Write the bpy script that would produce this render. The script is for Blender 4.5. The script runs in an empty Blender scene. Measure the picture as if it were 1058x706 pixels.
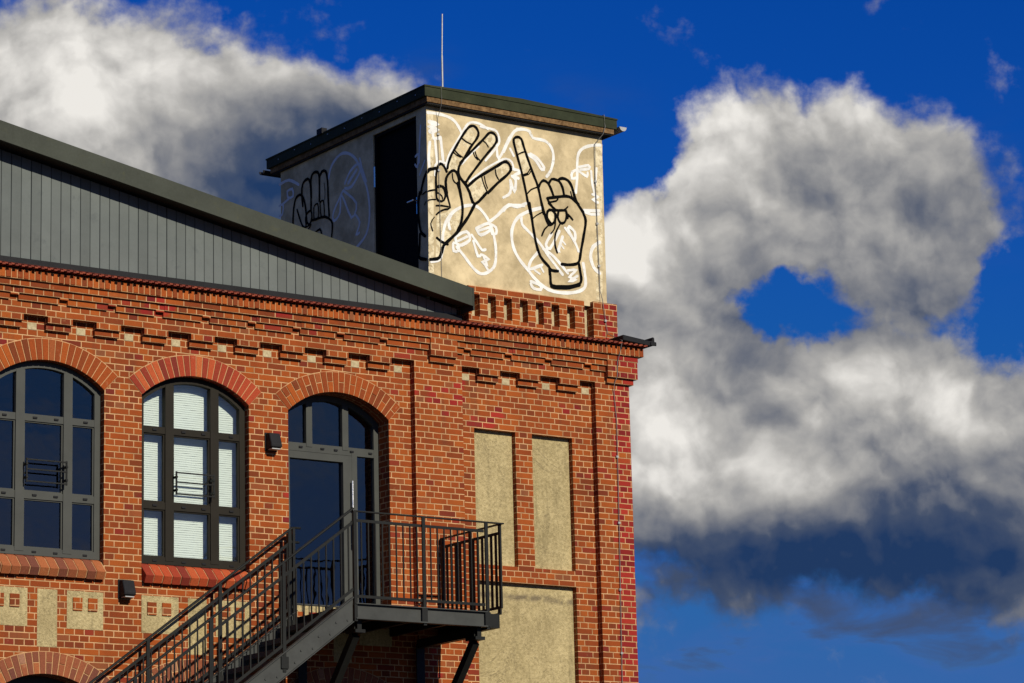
import bpy, bmesh, math, random
from mathutils import Vector, Matrix

random.seed(7)
SC = bpy.context.scene
COL = SC.collection
R = math.radians

# ------------------------------------------------------------------ camera
F_PX, YAW, PITCH, ROLL = 3160.9, 0.61180228, 0.21781896, -0.0246007
CAM = Vector((-15.67457, -32.41164, -8.34921))
sy, cy, sp, cp = math.sin(YAW), math.cos(YAW), math.sin(PITCH), math.cos(PITCH)
FWD = Vector((sy * cp, cy * cp, sp))
r0 = Vector((cy, -sy, 0.0)); u0 = r0.cross(FWD)
cr, sr = math.cos(ROLL), math.sin(ROLL)
RGT = cr * r0 + sr * u0
UPV = -sr * r0 + cr * u0
cam_d = bpy.data.cameras.new('camera')
cam_d.sensor_width = 36.0
cam_d.lens = F_PX / 1058.0 * 36.0
cam_d.clip_start = 0.5
cam_d.clip_end = 3000.0
cam = bpy.data.objects.new('camera', cam_d)
COL.objects.link(cam)
m = Matrix((RGT, UPV, -FWD)).transposed().to_4x4()
m.translation = CAM
cam.matrix_world = m
SC.camera = cam

# ------------------------------------------------------------------ light, exposure
SUN_AZ, SUN_EL = R(1.5), R(28.0)        # azimuth to the right of the facade's normal
SC.view_settings.view_transform = 'Standard'
SC.view_settings.look = 'None'
SC.view_settings.exposure = -0.12
SC.view_settings.gamma = 1.0
SC.view_settings.use_curve_mapping = False
to_sun = Vector((math.sin(SUN_AZ) * math.cos(SUN_EL), -math.cos(SUN_AZ) * math.cos(SUN_EL), math.sin(SUN_EL)))
sun_d = bpy.data.lights.new('sun', 'SUN')
sun_d.energy = 5.0
sun_d.angle = R(0.5)
sun_d.color = (1.0, 0.93, 0.80)
sun = bpy.data.objects.new('sun', sun_d)
COL.objects.link(sun)
sun.rotation_euler = to_sun.to_track_quat('Z', 'Y').to_euler()
sun.location = (0, -30, 30)


class NT:
    """small helper to write node trees as expressions"""
    def __init__(self, tree):
        self.t = tree; self.n = tree.nodes; self.l = tree.links
    def new(self, kind, **kw):
        nd = self.n.new(kind)
        for k, v in kw.items(): setattr(nd, k, v)
        return nd
    def put(self, sock, v):
        if isinstance(v, bpy.types.NodeSocket): self.l.new(v, sock)
        else: sock.default_value = v
    def m(self, op, a, b=None, c=None, clamp=False):
        nd = self.new('ShaderNodeMath', operation=op, use_clamp=clamp)
        self.put(nd.inputs[0], a)
        if b is not None: self.put(nd.inputs[1], b)
        if c is not None: self.put(nd.inputs[2], c)
        return nd.outputs[0]
    def add(self, a, b): return self.m('ADD', a, b)
    def sub(self, a, b): return self.m('SUBTRACT', a, b)
    def mul(self, a, b): return self.m('MULTIPLY', a, b)
    def step(self, v, lo, hi, a=0.0, b=1.0, smooth=True):
        nd = self.new('ShaderNodeMapRange', interpolation_type='SMOOTHSTEP' if smooth else 'LINEAR')
        for i, x in enumerate((v, lo, hi, a, b)): self.put(nd.inputs[i], x)
        return nd.outputs[0]
    def vec(self, x, y, z):
        nd = self.new('ShaderNodeCombineXYZ')
        for i, v in enumerate((x, y, z)): self.put(nd.inputs[i], v)
        return nd.outputs[0]
    def xyz(self, v):
        nd = self.new('ShaderNodeSeparateXYZ'); self.put(nd.inputs[0], v); return nd.outputs
    def vm(self, op, a, b=None, out=0):
        nd = self.new('ShaderNodeVectorMath', operation=op)
        self.put(nd.inputs[0], a)
        if b is not None: self.put(nd.inputs[1], b)
        return nd.outputs[1] if op in ('DOT_PRODUCT', 'LENGTH') else nd.outputs[0]
    def noise(self, v, scale, detail=4.0, rough=0.55, dist=0.0, color=False, dims='3D'):
        nd = self.new('ShaderNodeTexNoise', noise_dimensions=dims)
        self.put(nd.inputs['Vector'], v); self.put(nd.inputs['Scale'], scale)
        self.put(nd.inputs['Detail'], detail); self.put(nd.inputs['Roughness'], rough)
        self.put(nd.inputs['Distortion'], dist)
        return nd.outputs['Color'] if color else nd.outputs['Fac']
    def mix(self, f, a, b, blend='MIX'):
        nd = self.new('ShaderNodeMix', data_type='RGBA', blend_type=blend)
        self.put(nd.inputs['Factor'], f)
        def c(v): return v if isinstance(v, bpy.types.NodeSocket) else (tuple(v) + (1.0,))[:4]
        self.put(nd.inputs['A'], c(a)); self.put(nd.inputs['B'], c(b))
        return nd.outputs['Result']
    def ramp(self, f, stops, const=False):
        nd = self.new('ShaderNodeValToRGB')
        cr_ = nd.color_ramp
        if const: cr_.interpolation = 'CONSTANT'
        while len(cr_.elements) < len(stops): cr_.elements.new(0.5)
        for e, (p, c) in zip(cr_.elements, stops):
            e.position = p; e.color = (c[0], c[1], c[2], 1)
        self.put(nd.inputs[0], f)
        return nd.outputs[0]


# ------------------------------------------------------------------ sky
world = bpy.data.worlds.new('World'); SC.world = world; world.use_nodes = True
N = NT(world.node_tree); N.n.clear()
sky = N.new('ShaderNodeTexSky', sky_type='NISHITA')
sky.sun_disc = False
sky.sun_elevation = SUN_EL
# Blender's sky sun sits at +Y for rotation 0 and turns clockwise seen from above
sky.sun_rotation = math.atan2(to_sun.x, to_sun.y)
sky.air_density = 1.0; sky.dust_density = 0.3; sky.ozone_density = 3.0
dirv = N.new('ShaderNodeTexCoord').outputs['Generated']
# two angular coordinates across the part of the sky behind the building (unit: about 1.8 degrees)
cf = N.m('MAXIMUM', N.vm('DOT_PRODUCT', dirv, tuple(FWD)), 0.05)
U = N.m('DIVIDE', N.mul(N.vm('DOT_PRODUCT', dirv, tuple(RGT)), F_PX / 100), cf)
V = N.m('DIVIDE', N.mul(N.vm('DOT_PRODUCT', dirv, tuple(UPV)), F_PX / 100), cf)
P2 = N.vec(U, V, 0.0)
warp = N.noise(P2, 0.60, 3, 0.5, color=True)
wv = N.vm('MULTIPLY', N.vm('SUBTRACT', warp, (0.5, 0.5, 0.5)), (0.8, 0.7, 0.0))
Pw = N.vm('ADD', P2, wv)
Uw, Vw = N.xyz(Pw)[0:2]
warp2 = N.noise(P2, 1.9, 5, 0.55, color=True)
Ug, Vg = N.xyz(N.vm('ADD', P2, N.vm('MULTIPLY', N.vm('SUBTRACT', warp2, (0.5, 0.5, 0.5)), (1.7, 1.5, 0.0))))[0:2]
def blob(cx, cyy, rx, ry, w, warped=True):
    a = N.mul(N.sub(Uw if warped else Ug, (cx - 529) / 100), 100.0 / rx)
    b = N.mul(N.sub(Vw if warped else Vg, (353 - cyy) / 100), 100.0 / ry)
    q = N.add(N.mul(a, a), N.mul(b, b))
    return N.mul(N.m('EXPONENT', N.mul(q, -1.0)), w)
def total(lst):
    s = None
    for b in lst:
        v = blob(*b); s = v if s is None else N.add(s, v)
    return s
mass = total([
    # the big cumulus to the right of the building
    (755, 165, 72, 78, 0.95), (850, 165, 95, 72, 0.95), (940, 210, 85, 85, 0.9), (1000, 250, 52, 66, 0.75), (685, 265, 70, 85, 0.9), (640, 250, 40, 50, 0.5), (800, 240, 120, 70, 0.7), (925, 300, 55, 40, 0.6),
    (690, 380, 95, 100, 0.95), (745, 350, 70, 80, 0.5), (800, 450, 120, 85, 0.8), (960, 430, 120, 72, 0.9), (1060, 440, 90, 80, 0.8), (900, 378, 90, 42, 0.5),
    (760, 535, 150, 58, 0.75), (960, 545, 170, 58, 0.8), (700, 490, 90, 70, 0.4), (860, 605, 230, 36, 0.35), (1040, 590, 70, 40, 0.35), (665, 640, 40, 40, 0.3),
    # the bank behind the gable
    (20, 90, 130, 100, 1.1), (150, 112, 120, 85, 1.0), (270, 150, 120, 84, 1.0), (360, 165, 75, 58, 0.8), (60, 230, 200, 90, 1.0), (310, 220, 170, 80, 1.2),
    (415, 135, 42, 26, 0.4),
    # the blue gaps
    (830, 316, 74, 36, -0.74, False), (780, 330, 40, 22, -0.30, False), (800, 292, 40, 16, -0.22, False), (1055, 312, 58, 46, -0.95, False), (650, 145, 56, 58, -0.95, False),
])
def heaps(p, scale, det=1.0):
    # rounded heaps of cloud: cells of smooth distance
    nd = N.new('ShaderNodeTexVoronoi', feature='F1', voronoi_dimensions='2D')
    N.put(nd.inputs['Vector'], p); N.put(nd.inputs['Scale'], scale); 
    N.put(nd.inputs['Detail'], det); N.put(nd.inputs['Roughness'], 0.5); N.put(nd.inputs['Lacunarity'], 2.3)
    nd.normalize = True
    return N.sub(1.0, N.mul(N.mul(nd.outputs['Distance'], nd.outputs['Distance']), 2.2))
jit = N.noise(P2, 4.5, 5, 0.55, color=True)
def field(p):
    q = N.vm('ADD', p, N.vm('MULTIPLY', N.vm('SUBTRACT', jit, (0.5, 0.5, 0.5)), (0.20, 0.20, 0.0)))
    return N.add(N.mul(heaps(q, 1.35), 1.0), N.mul(heaps(q, 3.9), 0.30)), N.noise(p, 0.95, 6, 0.5)
hp, fb = field(Pw)
fine = N.noise(P2, 5.0, 8, 0.60)
dens = N.add(N.add(mass, N.mul(N.sub(hp, 0.95), 0.50)), N.add(N.mul(N.sub(fb, 0.5), 1.25), N.mul(N.sub(fine, 0.5), 0.55)))
cover = N.step(dens, 0.22, 0.80)
# thin low streaks under the cloud base and a few loose wisps
streak = N.noise(N.vm('MULTIPLY', P2, (0.6, 1.7, 1.0)), 1.3, 7, 0.55, 0.4)
band = total([(860, 640, 400, 80, 1.15), (690, 650, 50, 50, 0.5), (980, 600, 150, 40, 0.5), (1040, 200, 50, 60, 0.3), (590, 110, 60, 30, 0.25), (440, 75, 30, 20, 0.35)])
wisp = N.mul(N.step(streak, 0.36, 0.72), N.m('MINIMUM', band, 1.0))
# light on the cloud: the same field a little towards the light
hps, fbs = field(N.vm('ADD', Pw, (0.09, 0.17, 0.0)))
relief = N.add(N.mul(N.sub(fb, fbs), 0.75), N.mul(N.sub(hp, hps), 0.27))
wide = total([
    (640, 245, 55, 55, 0.50), (690, 465, 85, 70, 0.40), (700, 170, 50, 60, 0.22), (880, 402, 60, 42, 0.34), (1000, 415, 90, 52, 0.34), (825, 500, 75, 30, 0.32), (700, 400, 60, 50, 0.15),
    (850, 110, 150, 45, 0.28), (745, 120, 45, 50, 0.26), (720, 230, 110, 60, 0.14), (930, 180, 60, 60, 0.06), (970, 270, 60, 60, -0.08),
    (10, 80, 130, 90, 0.36), (160, 70, 110, 60, 0.33), (320, 75, 90, 30, 0.25), (110, 190, 80, 80, 0.22), (390, 108, 50, 22, 0.25),
    (335, 160, 115, 68, -0.33), (250, 225, 110, 80, -0.22),
    (860, 595, 330, 62, -0.38), (980, 550, 130, 46, -0.22), (790, 370, 90, 60, -0.15), (900, 325, 90, 40, -0.10), (690, 575, 70, 50, -0.12), (800, 565, 70, 30, -0.12), (1000, 480, 90, 40, -0.10),
])
bright = N.add(N.add(0.47, N.mul(wide, N.add(0.55, N.mul(fb, 0.9)))), N.add(N.mul(N.sub(fb, 0.5), 0.30), N.add(relief, N.mul(N.sub(fine, 0.5), 0.09))))
ccol = N.ramp(bright, [(0.0, (0.016, 0.045, 0.130)), (0.20, (0.062, 0.088, 0.155)), (0.45, (0.25, 0.255, 0.275)), (0.68, (0.48, 0.468, 0.45)), (1.0, (0.92, 0.89, 0.84))])
SKY_STRENGTH = 0.05
hs = N.new('ShaderNodeHueSaturation')
N.put(hs.inputs['Saturation'], 1.45); N.put(hs.inputs['Value'], 1.0); N.put(hs.inputs['Color'], sky.outputs[0])
blue = N.mix(1.0, hs.outputs[0], (0.29, 0.72, 1.62), 'MULTIPLY')
c1 = N.mix(wisp, blue, tuple(x / SKY_STRENGTH for x in (0.055, 0.090, 0.19)))
c1 = N.vm('MINIMUM', c1, tuple(x / SKY_STRENGTH for x in (0.07, 0.14, 0.42)))
# clouds elsewhere on the dome (they are what the panes mirror)
far = N.step(N.noise(dirv, 2.6, 7, 0.58, 0.4), 0.50, 0.70, 0.0, 0.8)
far = N.mul(far, N.step(N.vm('DOT_PRODUCT', dirv, tuple(FWD)), 0.90, 0.75))
c1 = N.mix(far, c1, tuple(x / SKY_STRENGTH for x in (0.24, 0.26, 0.32)))
hi = N.vm('SCALE', ccol); hi.node.inputs['Scale'].default_value = 1.0 / SKY_STRENGTH
full = N.mix(cover, c1, hi)
bg = N.new('ShaderNodeBackground')
N.put(bg.inputs['Color'], full); N.put(bg.inputs['Strength'], SKY_STRENGTH)
wo = N.new('ShaderNodeOutputWorld'); N.l.new(bg.outputs[0], wo.inputs[0])

# ------------------------------------------------------------------ materials
MATS = {}
def mat(name):
    mt = bpy.data.materials.new(name); mt.use_nodes = True
    t = NT(mt.node_tree); t.n.clear()
    out = t.new('ShaderNodeOutputMaterial')
    MATS[name] = mt
    return mt, t, out
def principled(t, out, col, rough=0.8, metal=0.0, spec=0.4, normal=None):
    b = t.new('ShaderNodeBsdfPrincipled')
    t.put(b.inputs['Base Color'], col if isinstance(col, bpy.types.NodeSocket) else (tuple(col) + (1.0,))[:4])
    t.put(b.inputs['Roughness'], rough); t.put(b.inputs['Metallic'], metal)
    t.put(b.inputs['Specular IOR Level'], spec)
    if normal is not None: t.put(b.inputs['Normal'], normal)
    t.l.new(b.outputs[0], out.inputs[0])
    return b
def bump(t, h, dist, strength=1.0):
    b = t.new('ShaderNodeBump'); t.put(b.inputs['Height'], h); t.put(b.inputs['Distance'], dist); t.put(b.inputs['Strength'], strength)
    return b.outputs[0]
COURSE = 0.0775
BRICK_STOPS = [(0.0, (0.1558, 0.0335, 0.0081)), (0.12, (0.2055, 0.0407, 0.0074)), (0.4, (0.2695, 0.0507, 0.0069)), (0.7, (0.3156, 0.0629, 0.0074)), (0.95, (0.3617, 0.0831, 0.0105)), (0.985, (0.265, 0.0696, 0.02)), (1.0, (0.2226, 0.0719, 0.026))]
MORTAR = (0.55, 0.32, 0.15)
def brick_coursed(name):
    mt, t, out = mat(name)
    g = t.new('ShaderNodeNewGeometry')
    pos, nrm = g.outputs['Position'], g.outputs['True Normal']
    x, y, z = t.xyz(pos)[0:3]
    nx, ny, nz = t.xyz(nrm)[0:3]
    isx = t.m('GREATER_THAN', t.m('ABSOLUTE', nx), 0.6)
    isz = t.m('GREATER_THAN', t.m('ABSOLUTE', nz), 0.6)
    u = t.add(x, t.mul(isx, t.sub(y, x)))
    v = t.add(z, t.mul(isz, t.sub(y, z)))
    wob = t.noise(pos, 26.0, 2, 0.5, color=True)
    wx, wy, _ = t.xyz(wob)[0:3]
    wl = t.noise(pos, 3.1, 2, 0.5)
    u = t.add(u, t.mul(t.sub(wx, 0.5), 0.007))
    v = t.add(v, t.add(t.mul(t.sub(wy, 0.5), 0.005), t.mul(t.sub(wl, 0.5), 0.010)))
    vs = t.m('DIVIDE', v, COURSE)
    row = t.m('FLOOR', vs); fv = t.sub(vs, row)
    par = t.m('FLOORED_MODULO', row, 2.0)
    par4 = t.m('FLOORED_MODULO', t.m('FLOOR', t.mul(row, 0.5)), 2.0)
    # now and then a header stands in a stretcher course
    w = t.sub(0.26, t.mul(par, 0.13))
    off = t.add(t.mul(par, 0.065), t.mul(t.mul(par4, t.sub(1.0, par)), 0.13))
    us = t.m('DIVIDE', t.add(u, off), w)
    c0 = t.m('FLOOR', us)
    wn0 = t.new('ShaderNodeTexWhiteNoise', noise_dimensions='3D'); t.put(wn0.inputs['Vector'], t.vec(row, c0, 7.0))
    split = t.mul(t.m('GREATER_THAN', wn0.outputs['Value'], 0.80), t.sub(1.0, par))
    us2 = t.mul(us, t.add(1.0, split)); w2 = t.m('DIVIDE', w, t.add(1.0, split))
    col = t.m('FLOOR', us2); fu = t.sub(us2, col)
    du = t.mul(t.m('MINIMUM', fu, t.sub(1.0, fu)), w2)
    dv = t.mul(t.m('MINIMUM', fv, t.sub(1.0, fv)), COURSE)
    d = t.m('MINIMUM', du, dv)
    brickf = t.step(d, 0.0044, 0.0082)
    wn = t.new('ShaderNodeTexWhiteNoise', noise_dimensions='4D')
    t.put(wn.inputs['Vector'], t.vec(row, col, t.mul(split, 3.0))); t.put(wn.inputs['W'], t.add(par, t.mul(isx, 5.0)))
    rnd = wn.outputs['Value']; rc = wn.outputs['Color']
    r1, r2, r3 = t.xyz(rc)[0:3]
    bc = t.ramp(rnd, BRICK_STOPS)
    # newer, redder bricks at the corner and in patches
    patch = t.noise(pos, 0.9, 2, 0.5)
    redp = t.add(t.step(x, 8.62, 8.78, 0.0, 0.85), t.step(patch, 0.60, 0.72, 0.0, 0.40))
    redf = t.step(t.sub(redp, r1), -0.10, 0.06)
    bc = t.mix(redf, bc, t.ramp(r2, [(0, (0.17, 0.010, 0.009)), (0.5, (0.29, 0.016, 0.011)), (1, (0.37, 0.030, 0.014))]))
    grain = t.noise(pos, 90.0, 4, 0.65)
    bc = t.mix(1.0, bc, t.ramp(grain, [(0.25, (0.64, 0.64, 0.64)), (0.75, (1.14, 1.14, 1.14))]), 'MULTIPLY')
    stain = t.noise(t.vm('MULTIPLY', pos, (1.0, 1.0, 0.45)), 1.6, 6, 0.65)
    bc = t.mix(1.0, bc, t.ramp(stain, [(0.3, (0.80, 0.78, 0.78)), (0.65, (1.08, 1.07, 1.05))]), 'MULTIPLY')
    sm = t.noise(t.vm('MULTIPLY', pos, (5.5, 5.5, 0.55)), 1.0, 6, 0.62)
    soot = t.mul(t.step(sm, 0.50, 0.72), t.step(t.noise(pos, 0.8, 3, 0.5), 0.42, 0.62))
    bc = t.mix(t.mul(soot, 0.50), bc, (0.085, 0.032, 0.016))
    mvar = t.noise(pos, 5.0, 5, 0.6)
    mc = t.mix(1.0, MORTAR, t.ramp(mvar, [(0.3, (0.62, 0.60, 0.58)), (0.6, (1.05, 1.05, 1.05))]), 'MULTIPLY')
    # some joints smeared or worn back
    wear = t.step(t.noise(pos, 11.0, 4, 0.6), 0.62, 0.78, 0.0, 0.5)
    c = t.mix(brickf, mc, t.mix(wear, bc, t.mix(0.5, bc, mc)))
    h = t.add(t.mul(brickf, 1.0), t.add(t.mul(grain, 0.35), t.mul(r3, 0.35)))
    principled(t, out, c, 0.86, 0.0, 0.25, bump(t, h, 0.007, 0.8))
    return mt
def brick_piece(name, stops):
    mt, t, out = mat(name)
    g = t.new('ShaderNodeNewGeometry'); pos = g.outputs['Position']
    wn = t.new('ShaderNodeTexWhiteNoise', noise_dimensions='1D'); t.put(wn.inputs['W'], t.mul(g.outputs['Random Per Island'], 917.0))
    c = t.ramp(wn.outputs['Value'], stops)
    grain = t.noise(pos, 70.0, 4, 0.65)
    c = t.mix(1.0, c, t.ramp(grain, [(0.25, (0.70, 0.70, 0.70)), (0.75, (1.22, 1.22, 1.22))]), 'MULTIPLY')
    pale = t.step(t.noise(pos, 9.0, 5, 0.65), 0.60, 0.80, 0.0, 0.45)
    c = t.mix(pale, c, (0.46, 0.25, 0.13))
    principled(t, out, c, 0.84, 0.0, 0.25, bump(t, grain, 0.004, 0.6))
    return mt
def stone(name, a, b, scale=22.0, speck=0.0, bumpd=0.006, rough=0.95, streaks=False):
    mt, t, out = mat(name)
    g = t.new('ShaderNodeNewGeometry'); pos = g.outputs['Position']
    n1 = t.noise(pos, scale, 6, 0.7); n2 = t.noise(pos, 1.7, 5, 0.6); n3 = t.noise(pos, scale * 2.6, 3, 0.6)
    c = t.mix(t.step(n1, 0.32, 0.68), a, b)
    c = t.mix(1.0, c, t.ramp(n2, [(0.3, (0.78, 0.77, 0.75)), (0.65, (1.08, 1.08, 1.08))]), 'MULTIPLY')
    if speck: c = t.mix(t.step(n3, 0.62, 0.72, 0.0, speck), c, tuple(x * 0.30 for x in a))
    if streaks:
        st = t.noise(t.vm('MULTIPLY', pos, (7.0, 7.0, 0.7)), 1.0, 5, 0.6)
        c = t.mix(t.step(st, 0.54, 0.76, 0.0, 0.5), c, tuple(x * 0.42 for x in a))
        z = t.xyz(pos)[2]
        ztop = t.m('ABSOLUTE', t.sub(t.add(z, t.mul(t.sub(n2, 0.5), 0.16)), -2.965))
        c = t.mix(t.mul(t.step(ztop, 0.075, 0.01), t.step(t.noise(pos, 5.0, 5, 0.65), 0.36, 0.6, 0.0, 0.75)), c, (0.11, 0.085, 0.06))
        cl = t.m('ABSOLUTE', t.sub(t.noise(pos, 1.3, 7, 0.6, 0.8), 0.5))
        c = t.mix(t.step(cl, 0.006, 0.0, 0.0, 0.55), c, (0.12, 0.09, 0.05))
    principled(t, out, c, rough, 0.0, 0.2, bump(t, n1, bumpd, 0.9))
    return mt, t
def paint(name, col, rough=0.45, var=0.18, spec=0.4, metal=0.0, dirt=None, scale=3.0, boards=0.0):
    mt, t, out = mat(name)
    g = t.new('ShaderNodeNewGeometry'); pos = g.outputs['Position']
    n = t.noise(pos, scale, 6, 0.65); n2 = t.noise(pos, 45.0, 3, 0.6)
    c = t.mix(1.0, col, t.ramp(n, [(0.3, (1 - var,) * 3), (0.7, (1 + var,) * 3)]), 'MULTIPLY')
    if boards: c = t.mix(1.0, c, t.ramp(g.outputs['Random Per Island'], [(0, (1 - boards,) * 3), (1, (1 + boards,) * 3)]), 'MULTIPLY')
    if dirt: c = t.mix(t.step(t.noise(pos, 6.5, 7, 0.7), 0.55, 0.75, 0.0, 0.6), c, dirt)
    principled(t, out, c, t.step(n2, 0.3, 0.7, rough - 0.06, rough + 0.10), metal, spec, bump(t, n2, 0.001, 0.4))
    return mt

brick = brick_coursed('coursed_brick')
piece = brick_piece('brick_on_edge', BRICK_STOPS)
piece_red = brick_piece('red_brick_on_edge', [(0.0, (0.17, 0.022, 0.012)), (0.35, (0.31, 0.04, 0.014)), (0.7, (0.40, 0.062, 0.018)), (1.0, (0.44, 0.11, 0.03))])
piece_dull = brick_piece('weathered_brick', [(0.0, (0.14, 0.045, 0.028)), (0.5, (0.26, 0.075, 0.030)), (0.85, (0.36, 0.11, 0.035)), (1.0, (0.30, 0.15, 0.09))])
tile_m = brick_piece('roof_tile', [(0.0, (0.13, 0.026, 0.016)), (0.5, (0.20, 0.038, 0.020)), (1.0, (0.26, 0.058, 0.026))])
mortar_m = stone('mortar', MORTAR, tuple(x * 0.8 for x in MORTAR), 30.0)[0]
render_m = stone('rough_render', (0.34, 0.27, 0.13), (0.52, 0.42, 0.215), 30.0, 0.9, 0.022, streaks=True)[0]
block_m = stone('pale_block', (0.36, 0.29, 0.165), (0.52, 0.43, 0.26), 30.0, 0.3)[0]
tower_m = stone('tower_plaster', (0.42, 0.335, 0.19), (0.68, 0.55, 0.325), 2.6, 0.0, 0.004)[0]
def wall_paint(name, col, wear, spec=0.1):
    """brushed paint on plaster: thin and worn through in places"""
    mt, t, out = mat(name)
    g = t.new('ShaderNodeNewGeometry'); pos = g.outputs['Position']
    n = t.noise(pos, 16.0, 6, 0.7); n2 = t.noise(pos, 3.0, 4, 0.6)
    b = t.new('ShaderNodeBsdfPrincipled')
    c = t.mix(1.0, col, t.ramp(t.noise(pos, 7.0, 5, 0.6), [(0.3, (0.80, 0.79, 0.76)), (0.65, (1.04, 1.04, 1.04))]), 'MULTIPLY')
    t.put(b.inputs['Base Color'], c); t.put(b.inputs['Roughness'], 0.85); t.put(b.inputs['Specular IOR Level'], spec)
    tr = t.new('ShaderNodeBsdfTransparent'); mx = t.new('ShaderNodeMixShader')
    t.put(mx.inputs[0], t.step(t.add(n, t.mul(t.sub(n2, 0.5), 0.5)), 1.0 - wear, 0.80 - wear))
    t.l.new(tr.outputs[0], mx.inputs[1]); t.l.new(b.outputs[0], mx.inputs[2]); t.l.new(mx.outputs[0], out.inputs[0])
    return mt
white_m = wall_paint('white_wall_paint', (0.80, 0.79, 0.74), 0.20)
cream_m = wall_paint('cream_wall_paint', (0.74, 0.64, 0.42), 0.36)
black_m = wall_paint('black_wall_paint', (0.004, 0.004, 0.004), 0.16, 0.03)
steel_m = paint('dark_painted_steel', (0.011, 0.0115, 0.010), 0.5, 0.25, spec=0.18, dirt=(0.02, 0.016, 0.011))
steel2_m = paint('grey_painted_steel', (0.046, 0.048, 0.044), 0.6, 0.22, spec=0.18, dirt=(0.035, 0.034, 0.03))
frame_m = paint('grey_window_frame', (0.056, 0.058, 0.050), 0.5, 0.12, spec=0.2)
frame2_m = paint('black_brown_window_frame', (0.020, 0.017, 0.012), 0.6, 0.1, spec=0.1)
clad_m = paint('grey_board_paint', (0.116, 0.130, 0.121), 0.65, 0.12, spec=0.15, dirt=(0.080, 0.092, 0.090), scale=1.5, boards=0.10)
trim_m = paint('olive_grey_metal', (0.048, 0.053, 0.040), 0.65, 0.22, spec=0.15, dirt=(0.066, 0.068, 0.036), scale=1.2)
trim2_m = paint('tower_fascia_metal', (0.030, 0.036, 0.019), 0.7, 0.25, spec=0.1, dirt=(0.055, 0.05, 0.03), scale=4.0)
rust_m = stone('rust_brown_board', (0.10, 0.055, 0.022), (0.24, 0.145, 0.065), 14.0, 0.5, 0.004)[0]
dark_m = paint('black_sheet', (0.012, 0.012, 0.013), 0.6, 0.2, spec=0.15)
felt_m = paint('standing_sheet_roof', (0.07, 0.07, 0.065), 0.8, 0.2)
zinc_m = paint('zinc', (0.36, 0.36, 0.34), 0.5, 0.12, metal=0.5)
wire_m = paint('weathered_wire', (0.16, 0.155, 0.145), 0.6, 0.2, spec=0.2)
bright_m = paint('stainless_steel', (0.72, 0.72, 0.70), 0.25, 0.05, metal=0.9)
room_m = paint('dark_interior', (0.05, 0.05, 0.05), 0.9, 0.1)
door_m = paint('black_door', (0.006, 0.006, 0.006), 0.8, 0.1, spec=0.05)
ground_m = stone('asphalt', (0.03, 0.03, 0.029), (0.05, 0.049, 0.046), 18.0)[0]
def glass_mat():
    mt, t, out = mat('window_glass')
    tr = t.new('ShaderNodeBsdfTransparent'); t.put(tr.inputs['Color'], (0.90, 0.95, 0.94, 1))
    g = t.new('ShaderNodeNewGeometry')
    n = t.noise(g.outputs['Position'], 1.4, 3, 0.5)
    gl = t.new('ShaderNodeBsdfGlossy'); t.put(gl.inputs['Roughness'], 0.015); t.put(gl.inputs['Normal'], bump(t, n, 0.012, 0.5))
    # both faces of a thin pane mirror alike, more so at grazing angles
    ca = t.m('ABSOLUTE', t.vm('DOT_PRODUCT', g.outputs['Incoming'], g.outputs['Normal']))
    fr = t.add(0.155, t.mul(0.845, t.m('POWER', t.sub(1.0, ca), 5.0)))
    mx = t.new('ShaderNodeMixShader'); t.put(mx.inputs[0], fr)
    t.l.new(tr.outputs[0], mx.inputs[1]); t.l.new(gl.outputs[0], mx.inputs[2]); t.l.new(mx.outputs[0], out.inputs[0])
    return mt
glass_m = glass_mat()
blind_m = paint('pale_blind', (0.78, 0.80, 0.72), 0.6, 0.03)

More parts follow.
